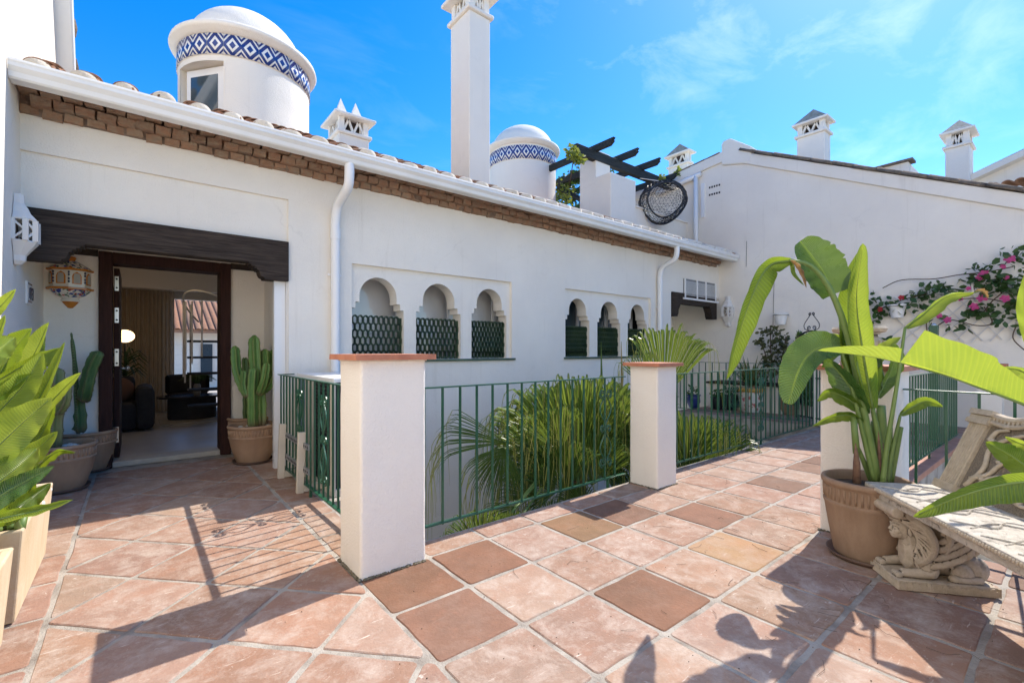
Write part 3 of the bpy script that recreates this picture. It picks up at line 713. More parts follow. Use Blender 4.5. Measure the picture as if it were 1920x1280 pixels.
o = m.build('eave_debris', simple('dry_leaf_litter', (.20,.13,.07), .95, (.10,.065,.04), 60), roof); o['kind'] = 'stuff'
m = MB(); m.box(XW, XE-.02, 7.28, 7.46, roofz(7.3)-.12, roofz(7.3)+.015); m.build('ridge_course', M_CAP, roof)

# ------------------------------------------------------------------ front door, frame, and the room behind
df = MB(); fw = .105
df.box(dx0, dx0+fw, YD-.05, YD+.23, 0, dz); df.box(dx1-fw, dx1, YD-.05, YD+.23, 0, dz); df.box(dx0+fw, dx1-fw, YD-.045, YD+.23, dz-.11, dz); frm = df.build('door_frame', M_DOOR, house, bevel=.008)
m = MB(); m.box(dx0+fw, dx1-fw, YD-.02, YD+.25, .0, .055); m.build('threshold', simple('cream_marble_sill', (.52,.47,.38), .5, (.43,.38,.30), 9), house, bevel=.006)
door = thing('front_door', 'dark wooden front door swung open inwards, edge with steel lock plates', 'door', (dx0+fw, YD+.2, .06))
m = MB(); m.box(dx0+fw+.005, dx0+fw+.052, YD+.20, YD+1.08, .065, dz-.13); dl = m.build('leaf', M_DOOR, door, bevel=.004)
M_STEEL = simple('steel_plate', (.62,.60,.57), .3, metal=.9)
for vz0, vz1 in ((518,545),(577,605),(654,686),(800,829)):
    z0_ = at_y(218, vz1, YD+.2).z; z1_ = at_y(218, vz0, YD+.2).z; m = MB(); m.box(dx0+fw+.012, dx0+fw+.045, YD+.194, YD+.1995, z0_, z1_); p = m.build('lock_plate', M_STEEL, door)
    q = MB()
    for z in (z0_+.03, z1_-.03): q.tube([(dx0+fw+.0285, YD+.194, z), (dx0+fw+.0285, YD+.186, z)], .010, 10)
    q.build('bolt', M_BLACKIRON, p)
m = MB(); kz = at_y(240,690,YD+.3).z; m.tube([(dx0+fw+.052,YD+.30,kz),(dx0+fw+.10,YD+.30,kz)], .012, 10); m.ell((dx0+fw+.115,YD+.30,kz), (.02,.03,.03)); m.build('door_knob', M_STEEL, door, smooth=True)
RY1, RX0, RX1, RZ = 10.9, -2.2, 2.9, 2.62
room = thing('living_room', 'dim living room shell seen through the open front door', 'room', (.4, 8.5, 0))
M_RW = simple('room_wall', (.74,.70,.64), .9); M_RC = simple('room_ceiling', (.80,.77,.72), .9)
m = MB(); m.box(RX0, RX1, YD+.22, RY1+1.6, -.1, .05); m.build('floor', simple('grey_porcelain_floor', (.46,.44,.41), .35, (.40,.38,.355), 3), room)
m = MB(); m.box(RX0-.1, RX1+.1, YD+.22, RY1+.1, RZ, RZ+.12); m.build('ceiling', M_RC, room)
m = MB(); m.box(RX0-.12, RX0, YD+.22, RY1+.2, 0, RZ); m.box(RX1, RX1+.12, YD+.22, RY1+.2, 0, RZ); m.box(RX0, dx0+.03, YD+.221, YD+.30, 0, RZ); m.box(dx1-.03, RX1, YD+.221, YD+.30, 0, RZ); m.box(dx0+.03, dx1-.03, YD+.221, YD+.30, dz-.03, RZ); m.build('wall', M_RW, room)
ox0, ox1, oz = at_y(322,600,RY1).x, 2.75, at_y(330,560,RY1).z  # right side of the opening widened out of view to brighten the room
m = MB(); cells(m, [RX0, ox0, ox1, RX1], [0, oz, RZ], lambda x, z: not (ox0 < x < ox1 and z < oz), lambda x, z, s: (x, RY1+(.2 if s else 0), z)); m.build('back_wall', M_RW, room)
m = MB(); m.box(RX0, RX1, RY1-.55, RY1-.35, 2.28, RZ-.001); m.build('bulkhead', M_RC, room)
m = MB(); m.box(ox0, ox1, RY1+.09, RY1+.10, .05, oz); pn_ = m.build('sliding_pane', M_PANE, room)
cu = thing('sheer_curtain', 'tall beige pleated curtain beside the garden window indoors', 'curtain', (0, RY1-.3, 0))
m = MB(); cx0, cx1 = at_y(205,600,RY1-.3).x, at_y(327,600,RY1-.3).x; n = 150; P = []
for i in range(n+1):
    t = i/n; P.append((cx0+(cx1-cx0)*t, RY1-.30+.035*math.sin(t*95)+.015*math.sin(t*41)))
m.add([(a, b, .07) for a, b in P]+[(a, b, 2.27) for a, b in P], [(i, i+1, n+2+i, n+1+i) for i in range(n)]); m.build('drape', leafmat('beige_linen', (.60,.52,.42), (.53,.45,.36), (.6,.5,.4), .4, .9, veins=False), cu, smooth=True)
lampt = thing('floor_lamp', 'lit round glass floor lamp beside the curtain indoors', 'lamp', tuple(at_y(234,760,9.6).xy)+(.05,))
lpnt = at_y(234,630,9.6); m = MB(); m.ell(lpnt, (.125,.125,.10), 16, 10); m_, nt_, b_ = nodes_of('lit_globe'); b_.inputs['Base Color'].default_value = (1,.8,.55,1); b_.inputs['Emission Color'].default_value = (1,.66,.34,1); b_.inputs['Emission Strength'].default_value = 1.5
m.build('globe', m_, lampt, smooth=True); m = MB(); m.tube([(lpnt.x,lpnt.y,.06),(lpnt.x,lpnt.y,lpnt.z-.09)], .012); m.lathe([(.0,.075),(.13,.075),(.13,.051),(.0,.051)], (lpnt.x,lpnt.y,0)); m.build('stand', M_BLACKIRON, lampt)
M_DARKF = simple('charcoal_upholstery', (.022,.022,.026), .9, (.03,.03,.034), 20)
cs_ = at_y(305,508,8.0); csp = thing('ceiling_spot', 'small lit recessed spotlight in the living room ceiling', 'lamp', (cs_.x, 8.0, RZ))
m = MB(); m.lathe([(0,-.012),(.05,-.012),(.055,-.004)], (cs_.x, 8.0, RZ), 16); m.build('trim_ring', M_STEEL, csp); m = MB(); m.lathe([(0,-.014),(.036,-.014),(.036,-.0125)], (cs_.x, 8.0, RZ), 16); mm_, nt_, bb_ = nodes_of('lit_spot'); bb_.inputs['Emission Color'].default_value = (1,.72,.42,1); bb_.inputs['Emission Strength'].default_value = 60; m.build('lens', mm_, csp)
so = thing('armchair', 'dark low sofa just inside the open door', 'sofa', (at_y(250,750,8.6).x, 8.6, .05))
sx0, sx1 = at_y(205,740,8.5).x, at_y(290,740,8.5).x
m = MB(); m.box(sx0, sx1-.2, 8.35, 9.2, .08, .45); m.build('seat', M_DARKF, so, bevel=.06)
m = MB(); m.box(sx1-.22, sx1, 8.3, 9.25, .07, .68); m.build('armrest', M_DARKF, so, bevel=.09)
m = MB(); m.box(sx0, sx1-.22, 9.0, 9.28, .2, .80); m.build('backrest', M_DARKF, so, bevel=.07)
m = MB(); m.ell((sx1-.42, 8.85, .62), (.2,.09,.18)); m.build('cushion', simple('brown_cushion', (.16,.075,.045), .9), so, smooth=True)
ct = thing('coffee_table', 'dark oval coffee table on the pale rug indoors', 'table', (at_y(362,740,9.9).x, 9.4, .05)); c = at_y(362,735,9.3)
m = MB(); m.lathe([(.0,.06),(.33,.06),(.34,.10),(.34,.37),(.33,.40),(0,.40)], (c.x, 9.4, 0), sy=.7); m.build('drum', M_DARKF, ct, smooth=True, auto=True); m = MB(); m.lathe([(0,.41),(.48,.41),(.49,.43),(.48,.445),(0,.445)], (c.x, 9.4, 0), sy=.7); m.build('top', simple('smoky_top', (.03,.03,.035), .15), ct)
rg = MB(); rg.box(at_y(300,760,8.9).x, at_y(440,760,8.9).x, 8.75, 10.3, .051, .062); tag(rg.build('rug', simple('pale_rug', (.36,.33,.28), .95, (.30,.27,.23), 30)), 'pale woven rug under the coffee table indoors', 'rug')
ch = thing('tub_chair', 'dark rounded tub chair behind the coffee table', 'chair', (at_y(355,720,10.1).x, 10.2, .05)); c2 = at_y(352,700,10.2)
m = MB(); m.lathe([(.30,.42),(.33,.45),(.33,.72),(.30,.75),(.27,.72),(.27,.45)], (c2.x,10.2,0), 20, -.2, PI+.2); m.build('backrest', M_DARKF, ch, smooth=True); m = MB(); m.lathe([(0,.34),(.29,.34),(.30,.42),(0,.44)], (c2.x,10.2,0)); m.build('seat', M_DARKF, ch)
for a in (.7, 2.4, 3.9, 5.5): m = MB(); m.tube([(c2.x+.26*math.cos(a),10.2+.26*math.sin(a),.055),(c2.x+.24*math.cos(a),10.2+.24*math.sin(a),.36)], .018); m.build('leg', M_BLACKIRON, ch)
vs_t = thing('table_vase', 'grey vase with dark palm leaves on the coffee table', 'vase', (c.x+.06, 9.35, .446)); m = MB(); m.lathe([(0,0),(.045,0),(.055,.06),(.05,.16),(.035,.19),(.03,.19)], (c.x+.06,9.35,.446), 16); m.build('body', simple('grey_ceramic', (.22,.21,.20), .5), vs_t, smooth=True)
m = MB()
for k in range(26):
    a = random.uniform(0, 6.28); r = random.uniform(.16,.30); p = Vector((c.x+.06,9.35,.62)); d = Vector((math.cos(a), math.sin(a)*.5, 0)); m.tube([p, p+d*r*.5+Vector((0,0,.16)), p+d*r+Vector((0,0,.06))], [.008,.012,.002], 4)
m.build('foliage', M_VINE, vs_t)
fp = thing('indoor_palm', 'slender dark palm plant beside the lit lamp indoors', 'plant', (at_y(236,760,9.2).x, 9.2, .05)); m = MB(); q = at_y(236,700,9.2)
for k in range(40):
    a = random.uniform(0,6.28); z = random.uniform(.75,1.15); d = Vector((math.cos(a), math.sin(a), 0)); p = Vector((q.x,9.2,z)); m.tube([p, p+d*.16+Vector((0,0,.10)), p+d*.27+Vector((0,0,-.02))], [.006,.010,.002], 4)
m.tube([(q.x,9.2,.06),(q.x,9.2,1.1)], .015); m.build('foliage', M_VINE, fp)
sp = thing('spiral_stair', 'pale spiral staircase railing by the garden window indoors', 'staircase', (at_y(425,740,8.4).x, 8.4, .05)); cc = at_y(425,700,8.4)
m = MB(); P = [(cc.x+.55*math.cos(a), 8.4+.55*math.sin(a), 1.55+.5*math.sin((a-2.0)*.9)) for a in [2.2+i*.12 for i in range(22)]]; m.tube(P, .013, 8)
m.build('handrail', M_RC, sp)
for k in range(6):
    a = 2.5+k*.3; m = MB(); m.tube([(cc.x+.55*math.cos(a), 8.4+.55*math.sin(a), .6+.1*k),(cc.x+.55*math.cos(a), 8.4+.55*math.sin(a), 1.9)], .012, 6); m.build('baluster', M_RC, sp)
for k in range(5): m = MB(); a = 2.4+k*.35; m.box(cc.x-.5, cc.x+.1, 8.25, 8.5, .35+k*.24, .38+k*.24); m.build('tread', M_DARKF, sp)
# house across the garden, seen through the room
nh = thing('garden_house', 'white house with terracotta roof seen through the living room window', 'building', (2, 17, Z0))
M_RSTRIPE = simple('far_pantiles', (.45,.23,.13), .85, (.30,.17,.11), 9)
a, b = at_y(320,700,17), at_y(500,700,17); zt = at_y(345,615,17).z; zr = at_y(360,601,17).z
m = MB(); m.box(a.x-2, b.x+1, 17, 22, Z0, zt+.05); m.build('wall', M_WALL, nh)
m = MB(); m.prism([(16.6, zt-.05),(20.5, zr+1.2),(20.5, zr+1.1),(16.6, zt-.15)], lambda p, s: (a.x-2.2 if not s else b.x+1.2, p[0], p[1])); rf = m.build('roof', M_RSTRIPE, nh)
for k in range(40):
    x = a.x-1.9+k*.17
    if x < b.x+1: o = put(cov, 'roof_tile', None, rf); o.location = (x, 16.55, zt-.06); o.rotation_euler = (math.atan((zr+1.25-zt)/3.9),0,0); o.scale = (.85, 9.6, .6)
m = MB(); q0, q1 = at_y(376,645,17), at_y(398,715,17); m.box(q0.x, q1.x, 16.96, 16.995, q1.z, q0.z); m.build('window', M_GLASSD, nh)
m = MB(); m.box(-6, 10, RY1+1.6, 17, -.3, -.02); tag(m.build('garden_terrace', simple('garden_paving', (.50,.46,.40), .9, (.4,.37,.32), 4)), kind='structure')

# ================================================================== END WING (gable wall at the far end)
ew = thing('end_wing', 'large white gabled wall closing the far end of the courtyard', 'building', (XE, 2, 0))
def ez(u, v): q = at_x(u, v, XE); return (q.y, q.z)
yA, zA = ez(1362, 300)                                     # under the ridge horn
rR = ez(1920, 392); sl = (zA-rR[1])/(yA-rR[0])             # right slope
lL = ez(1245, 352); sl2 = (zA-lL[1])/(yA-lL[0])
yR, yL = -6.0, 8.2
out_ = [(yR, Z0), (yL, Z0), (yL, zA+sl2*(yL-yA)), (yA, zA), (yR, max(zA+sl*(yR-yA), .2))]
m = MB(); m.prism(out_, lambda p, s: (XE+(.35 if s else 0), p[0], p[1])); m.build('gable_wall', M_WALL2, ew)
def rakeline(y): return zA+(sl if y < yA else sl2)*(y-yA)
def coping(y0, y1, h, ov, name):
    m = MB(); m.prism([(y0, rakeline(y0)-.02), (y1, rakeline(y1)-.02), (y1, rakeline(y1)+h), (y0, rakeline(y0)+h)], lambda p, s: (XE-ov+(.55 if s else 0), p[0], p[1])); return m.build(name, M_WALL2, ew, bevel=.015)
coping(yR, yA, .22, .05, 'rake_coping'); coping(yA, yL, .20, .05, 'rake_coping')
hy, hz = ez(1362, 264); hy2 = ez(1352, 270)[0]
m = MB(); m.prism([(yA+.09, zA-.1), (yA+.09, hz-.07), (yA+.05, hz), (yA-.10, hz+.01), (yA-.14, hz-.02), (yA-.55, rakeline(yA-.55)+.36), (yA-.55, zA-.25)], lambda p, s: (XE-.056+(.34 if s else 0), p[0], p[1])); m.build('ridge_horn', M_WALL2, ew, bevel=.03)
y = yA-.3; k = 0
tl = barrel(.075, .066, .40).mesh('verge_tile', True); tl.materials.append(M_RTILE_OLD)
ang = math.atan(sl)
while y > yR+.2:
    o = put(tl, 'verge_tile', None, ew); o.scale = (1.15,1,1.25); o.location = (XE+.0+random.uniform(-.03,.02), y, rakeline(y)+.215+random.uniform(0,.025)); o.rotation_euler = (-ang+.03+random.uniform(-.02,.02) if False else 0, 0, 0)
    o.rotation_euler = (ang*1.0+.04, 0, PI+random.uniform(-.06,.06)) if False else (0,0,0)
    d = Vector((0,-1,-sl)).normalized(); o.rotation_euler = Matrix((Vector((-1,0,0)), d, Vector((-1,0,0)).cross(d))).transposed().to_euler()
    y -= .335; k += 1
y = yA+.15
while y < yL-.1:
    o = put(tl, 'verge_tile', None, ew); d = Vector((0,1,sl2)).normalized(); o.location = (XE+.02, y, rakeline(y)+.185); o.rotation_euler = Matrix((Vector((1,0,0)), d, Vector((1,0,0)).cross(d))).transposed().to_euler(); y += .335
# roof planes behind the coping
m = MB(); m.prism([(yR, rakeline(yR)+.12), (yA, zA+.12), (yA, zA+.18), (yR, rakeline(yR)+.18)], lambda p, s: (XE+.30 if not s else XE+5, p[0], p[1])); m.build('roof', M_RTILE_OLD, ew)
# vent grille and pipes on the gable
vy0, vz0 = ez(1331, 352); vy1, vz1 = ez(1349, 361); M_HOLE = simple('vent_hole', (.02,.02,.02), .9)
vt = MB(); vt.box(XE-.006, XE+.001, vy1-.04, vy0+.04, vz1-.05, vz0+.05); vto = vt.build('vent_plate', M_WALL2, ew)
for i in range(5):
    for j in range(2):
        m = MB(); yy = vy0+(vy1-vy0)*i/4; zz = vz1+(vz0-vz1)*j; m.box(XE-.008, XE-.006, yy-.018, yy+.018, zz-.022, zz+.022); m.build('vent_hole', M_HOLE, vto)
pa, pb, pc = ez(1308, 332), ez(1262, 345), ez(1306, 470)
m = MB(); m.tube([(XE-.07, pb[0]+.4, pb[1]-.14), (XE-.07, pa[0]-.12, pa[1]+.02)], .055, 12); m.tube([(XE-.075, pa[0], pa[1]+.03), (XE-.075, pa[0], pc[1]-.8)], .05, 12); m.build('downpipe', M_PVC, ew, smooth=True)
m = MB(); q = ez(1318, 345); m.box(XE-.05, XE-.001, q[0]-.05, q[0]+.02, ez(1318,408)[1], q[1]); m.build('cable_trunk', M_PVC, ew)
for (ua,va,ub,vb) in ((1452,500,1448,660),(1400,452,1399,500)):
    a, b = at_x(ua,va,XE-.01), at_x(ub,vb,XE-.01); m = MB(); m.tube([a,b], .004, 5); m.build('cable', M_BLACKIRON, ew)
# ================================================================== ROOF TERRACE WITH PERGOLA
rt = thing('roof_terrace', 'white roof terrace parapet with a stepped block above the eave', 'parapet', (8, 5.9, 3))
YP = 5.85
bc = at_y(1145, 330, YP); bw = at_y(1192, 330, YP).x; blY = at_x(1087, 300, bc.x).y
ztop = at_y(1145, 322, YP).z; zbase = 3.0
m = MB(); m.box(bc.x, bw, YP, blY, zbase, ztop); m.build('block', M_WALL2, rt, bevel=.012)
m = MB(); yy0 = at_x(1117, 300, bc.x).y; m.box(bc.x+.004, bc.x+.45, yy0, blY+.004, ztop-.05, at_x(1087, 293, bc.x).z); m.build('pier', M_WALL2, rt, bevel=.012)
zp = at_y(1192, 388, YP).z; m = MB(); m.box(bw, XE, YP+.02, YP+.22, zbase, zp); m.build('parapet_wall', M_WALL2, rt)
m = MB(); m.box(bw, XE, YP-.01, YP+.25, zp, zp+.03); m.build('parapet_coping', M_WALL2, rt)
pg = thing('pergola', 'dark timber pergola with notched rafters on the roof terrace', 'pergola', (bc.x, YP+.4, ztop))
YB = YP+.42; A = at_y(1078, 279, YB); B = at_y(1245, 348, YB)
m = MB(); m.bar(A, (XE+.6, YB, A.z), .12, .19); m.build('main_beam', M_PERG, pg, bevel=.006)
def rafter(x, y0, y1, z, h=.13, w=.075):
    m = MB(); P = [(y0, z+h*.5), (y0+.04, z+h*.15), (y0+.01, z+h*.02), (y0+.10, z-h*.5), (y1, z-h*.5), (y1, z+h*.5)]
    m.prism(P, lambda p, s: (x-w/2+(w if s else 0), p[0], p[1])); return m.build('rafter', M_PERG, pg, bevel=.004)
for (u, v) in ((1147, 268), (1192, 290), (1233, 308)):
    q = at_y(u, v, YB-.45); rafter(q.x, YB-.52, YB+3.0, A.z+.14)
q = at_y(1290, 322, YB-.1); rafter(at_y(1280,325,YB-.45).x, YB-.3, YB+3.0, A.z+.12)
m = MB(); m.bar(at_y(1046, 352, YB+1.6), (XE+.4, YB+1.8, A.z-.35), .08, .10); m.build('back_beam', M_PERG, pg)
lo = at_y(1036,319,YB+1.1)
def leafcloud(mb, c, r, n, s, seed=0, flat=1.0):
    R = random.Random(seed)
    for _ in range(n):
        while True:
            p = Vector((R.uniform(-1,1), R.uniform(-1,1), R.uniform(-1,1)))
            if p.length <= 1: break
        if noise.noise(p*2.3+Vector((seed*3.1,0,0))) < -.12: continue
        p = Vector((p.x*r[0], p.y*r[1], p.z*r[2]))+Vector(c)
        d = Vector((R.uniform(-1,1), R.uniform(-1,1), R.uniform(-1.1,.5))).normalized(); e = d.cross(Vector((R.uniform(-1,1),R.uniform(-1,1),R.uniform(-1,1)))).normalized(); k = s*R.uniform(.6,1.3)
        nn = d.cross(e)
        mb.add([p, p+d*k*.35+e*k*.32+nn*k*.06, p+d*k*.75+e*k*.24, p+d*k, p+d*k*.75-e*k*.24, p+d*k*.35-e*k*.32+nn*k*.06], [(0,1,2,3),(0,3,4,5)])
    return mb
pv = thing('pergola_vine', 'green and yellowing vine hanging behind the roof pergola', 'climbing plant', (bc.x, YB+1.5, 3.4))
m = MB()
for i, (u, v, y, rr) in enumerate(((1066,365,YB+1.9,.35),(1060,340,YB+1.9,.22),(1085,350,YB+2.3,.45),(1130,318,YB+2.2,.4),(1100,385,YB+2.0,.5),(1215,370,YB+1.6,.55),(1200,385,YB+1.4,.4),(1230,395,YB+1.9,.5),(1078,330,YB+1.5,.2))):
    leafcloud(m, at_y(u,v,y), (rr,rr*.8,rr*.75), 420, .085, i+1)
m.build('foliage', M_VINE, pv)
m = MB()
for i, (u, v, y, rr) in enumerate(((1075,285,YB-.12,.15),(1085,300,YB-.15,.14),(1058,355,YB+1.6,.28),(1120,322,YB+1.4,.18),(1240,335,YB-.1,.10),(1272,322,YB-.2,.08),(1055,372,YB+1.5,.3),(1205,362,YB+1.2,.25))): leafcloud(m, at_y(u,v,y), (rr,rr*.7,rr*.9), 110, .085, 20+i)
m.build('yellow_foliage', M_VINEY, pv)  # paler, yellower leaves among the green ones
m = MB(); m.tube([at_y(1060,400,YB+2), at_y(1066,360,YB+1.9), at_y(1075,300,YB+.4), at_y(1078,282,YB)], .012, 6); m.build('stem', M_TWIG, pv)
# hanging wicker chair
ec = at_y(1243, 380, YP-.18)
eg = thing('egg_chair', 'black wicker hanging chair shell dangling by the parapet', 'chair', tuple(ec))
import bmesh
bmh = bmesh.new(); bmesh.ops.create_icosphere(bmh, subdivisions=4, radius=1)
def egg(p):
    t = (p.z+1)/2; k = .74+.26*min(1, t*2.0); return Vector((p.x*.56*k+.16*(t-.5), p.y*.46*k, p.z*.47))
R_ = random.Random(5)
dele = [f for f in bmh.faces if f.calc_center_median().dot(Vector((-.55,-.62,-.1)).normalized()) > .66 or R_.random() < .16]
bmesh.ops.delete(bmh, geom=dele, context='FACES')
for v in bmh.verts: v.co = egg(v.co+Vector((R_.uniform(-.03,.03),R_.uniform(-.03,.03),R_.uniform(-.03,.03))))
me = bpy.data.meshes.new('shell'); bmh.to_mesh(me); bmh.free()
sh = put(me, 'shell', M_BLACKIRON, eg); sh.location = ec
wf = sh.modifiers.new('weave', 'WIREFRAME'); wf.thickness = .013; wf.use_even_offset = False
m = MB(); rim = []
for k in range(33):
    a = 2*PI*k/32; ax = Vector((-.55,-.62,-.1)).normalized(); e_ = ax.cross(Vector((0,0,1))).normalized(); f_ = e_.cross(ax); rim.append(ec+egg(ax*.66+(e_*math.cos(a)+f_*math.sin(a))*.75))
m.tube(rim, .018, 8); ob = [ec+egg(Vector((math.cos(2*PI*k/40)*.75, -.62*math.cos(2*PI*k/40), math.sin(2*PI*k/40)))) for k in range(41)]; m.tube(ob, .022, 8); m.build('rim', M_BLACKIRON, eg)
m = MB(); m.tube([ec+Vector((0,0,.45)), Vector((ec.x, YB-.02, A.z-.1))], .008, 6); m.build('hanging_rope', M_PVC, eg)

# ================================================================== DOME TURRETS
def band_mat():
    m, nt, b = nodes_of('blue_diamond_tile'); uv = N(nt, 'ShaderNodeUVMap'); sp = N(nt, 'ShaderNodeSeparateXYZ'); nt.links.new(uv.outputs[0], sp.inputs[0])
    def ab(i):
        s = N(nt, 'ShaderNodeMath', operation='SUBTRACT'); nt.links.new(sp.outputs[i], s.inputs[0]); s.inputs[1].default_value = .5
        a = N(nt, 'ShaderNodeMath', operation='ABSOLUTE'); nt.links.new(s.outputs[0], a.inputs[0]); return a.outputs[0]
    ad = N(nt, 'ShaderNodeMath', operation='ADD'); nt.links.new(ab(0), ad.inputs[0]); nt.links.new(ab(1), ad.inputs[1])
    r = N(nt, 'ShaderNodeValToRGB'); r.color_ramp.interpolation = 'CONSTANT'; e = r.color_ramp.elements
    W, Bl = (.78,.78,.76,1), (.012,.045,.22,1)
    e[0].position = 0; e[0].color = Bl; e[1].position = .19; e[1].color = W
    for p, c in ((.36, Bl), (.60, W), (.72, Bl), (.86, W)): q = e.new(p); q.color = c
    nt.links.new(ad.outputs[0], r.inputs['Fac']); nt.links.new(r.outputs['Color'], b.inputs['Base Color']); b.inputs['Roughness'].default_value = .18; return m
M_BAND = band_mat()
def turret(label, cx, cy, r, zb, zband, hb, zc, rd, hd, ntile, win=None):
    cut = win
    t = thing('dome_turret', label, 'turret', (cx, cy, zb), 'blue banded dome turrets on the roof')
    m = MB(); pr = [(r*1.015, zb), (r, zb+.25), (r, zband+hb*.5), (r, zc)]; pr = [(r*(1.03-.03*min(1,i/3)), zb+(zc-zb)*i/8) for i in range(9)]
    zs_l = [zb+(zc-zb)*i/24 for i in range(25)]; SG = 120; vs = []; fs = []
    if cut: zs_l = sorted(set([z for z in zs_l if abs(z-cut[2]) > .02 and abs(z-cut[3]) > .02]+[cut[2], cut[3]]))
    for z in zs_l:
        for k in range(SG): a = (cut[0] if cut else 0)+2*PI*k/SG; rr = r*(1.03-.03*min(1,(z-zb)/1.2)); vs.append((cx+rr*math.cos(a), cy+rr*math.sin(a), z))
    for i in range(len(zs_l)-1):
        for k in range(SG):
            mid = ((k+.5) % SG)*2*PI/SG; mid = min(mid, 2*PI-mid); zm = (zs_l[i]+zs_l[i+1])/2
            if cut and mid < cut[1] and cut[2] < zm < cut[3]: continue
            fs.append((i*SG+k, i*SG+(k+1) % SG, (i+1)*SG+(k+1) % SG, (i+1)*SG+k))
    m.add(vs, fs); m.build('drum', M_WALL, t, smooth=True)
    m = MB(); c_ = [(r-.02, zc-.05), (r+.03, zc-.05), (r+.045, zc-.02), (r+.085, zc+.0), (r+.10, zc+.03), (r+.09, zc+.065), (r+.04, zc+.085), (rd+.02, zc+.10), (rd, zc+.10)]
    m.lathe(c_, (cx,cy,0), 56); m.build('cornice', M_WALL, t, smooth=True)
    m = MB(); m.lathe([(rd*math.cos(PI/2*k/12), zc+.06+hd*math.sin(PI/2*k/12)) for k in range(13)], (cx,cy,0), 48); m.build('dome', M_WALL, t, smooth=True)
    bd = MB(); bd.lathe([(r+.001, zband-.008), (r+.006, zband-.008), (r+.006, zband+hb+.008), (r+.001, zband+hb+.008)], (cx,cy,0), 56); bo = bd.build('tile_band', M_WALL, t, smooth=True)
    n = 6; rr = r+.0155; vs = []; uvs = []; da = 2*PI/ntile*.985
    for i in range(n+1):
        a = -da/2+da*i/n
        for z in (0, hb): vs.append((rr*math.cos(a), rr*math.sin(a), z)); uvs.append((i/n, z/hb))
    base = len(vs)
    for i in range(n+1):
        a = -da/2+da*i/n
        for z in (0, hb): vs.append(((rr-.012)*math.cos(a), (rr-.012)*math.sin(a), z)); uvs.append((0.0, 0.0))
    m = MB(); m.add(vs, [(2*i, 2*i+2, 2*i+3, 2*i+1) for i in range(n)]+[(2*i+1, 2*i+3, base+2*i+3, base+2*i+1) for i in range(n)]+[(2*i, base+2*i, base+2*i+2, 2*i+2) for i in range(n)]); me = m.mesh('band_tile', True, uvs); me.materials.append(M_BAND)
    for k in range(ntile):
        o = put(me, 'band_tile', None, bo); o.location = (cx+random.uniform(-.002,.002), cy+random.uniform(-.002,.002), zband+random.uniform(-.004,.004)); o.rotation_euler = (random.uniform(-.003,.003), random.uniform(-.003,.003), 2*PI*k/ntile+random.uniform(-.004,.004))
    return t
D1 = math.radians(80.73); dist = 7.33; cx, cy = dist*math.cos(D1), dist*math.sin(D1)
# its window, set in a shallow arched recess on the left of the drum
wa = math.atan2(-cy, -cx)
aw = None
qa = at_d(374, 170, 5.2); dirw = (qa-Vector((0,0,EYE))); 
# angle on the drum seen at u=374
best = None
for k in range(720):
    a = 2*PI*k/720; p = Vector((cx+.80*math.cos(a), cy+.80*math.sin(a), 0)); d = p.x*C_+p.y*S_; u = 960+F_PX*(p.x*S_-p.y*C_)/d
    if (p.xy-Vector((cx,cy))).dot(-Vector((cx,cy))) > 0 and (best is None or abs(u-366) < best[0]): best = (abs(u-366), a, d)
wa, wd = best[1], best[2]
n_ = Vector((math.cos(wa), math.sin(wa), 0)); s_ = Vector((-math.sin(wa), math.cos(wa), 0)); wc = Vector((cx, cy, 0))+n_*.70
zt_, zb_ = EYE+(HORIZON-116)/F_PX*wd, 3.45
hw = .31
t1 = turret('large dome turret with window above the entrance roof', cx, cy, .775, 3.1, 4.76, .245, 5.06, .70, .60, 26, (wa, math.radians(25.5), zb_, zt_+.02))
wc = Vector((cx, cy, 0))+n_*.60
m = MB(); e_s = .775*math.sin(math.radians(25.5)); e_n = .775*math.cos(math.radians(25.5))-.60
for sgn in (-1, 1): m.prism([(0,0),(0,1)], lambda p, s: (0,0,0)) if False else m.add([wc+s_*sgn*e_s+n_*(e_n+.003)+Vector((0,0,zb_)), wc+s_*sgn*e_s+Vector((0,0,zb_)), wc+s_*sgn*e_s+Vector((0,0,zt_+.02)), wc+s_*sgn*e_s+n_*(e_n+.003)+Vector((0,0,zt_+.02))], [(0,1,2,3)])
K = 13
arc_o = [(cx+.776*math.cos(wa+math.radians(25.5)*(-1+2*k/(K-1))), cy+.776*math.sin(wa+math.radians(25.5)*(-1+2*k/(K-1)))) for k in range(K)]
arc_i = [wc+s_*e_s*(-1+2*k/(K-1)) for k in range(K)]
zz_ = [zt_+.018 for k in range(K)]
m.add([(p[0],p[1],zz_[k]) for k, p in enumerate(arc_o)]+[(p.x,p.y,zz_[k]) for k, p in enumerate(arc_i)], [(k,k+1,K+k+1,K+k) for k in range(K-1)]); m.build('window_recess', M_WALL, t1)
m = MB(); m.prism([(-e_s,zb_),(e_s,zb_),(e_s,zt_+.02),(-e_s,zt_+.02)], lambda p, s: wc+s_*p[0]+n_*(-.03 if s else -.001)+Vector((0,0,p[1]))); m.build('recess_back', M_WALL, t1)
hw = .285; m = MB(); m.prism([(-hw,zb_),(hw,zb_),(hw,zt_),(-hw,zt_)], lambda p, s: wc+s_*p[0]+n_*(.0 if s else .06)+Vector((0,0,p[1]))); wo = m.build('window', M_PVC, t1, bevel=.006)
m = MB(); m.prism([(-hw+.07,zb_+.08),(hw-.10,zb_+.08),(hw-.10,zt_-.09),(-hw+.07,zt_-.09)], lambda p, s: wc+s_*p[0]+n_*(.03 if s else .066)+Vector((0,0,p[1]))); m.build('pane', M_GLASSD, wo)
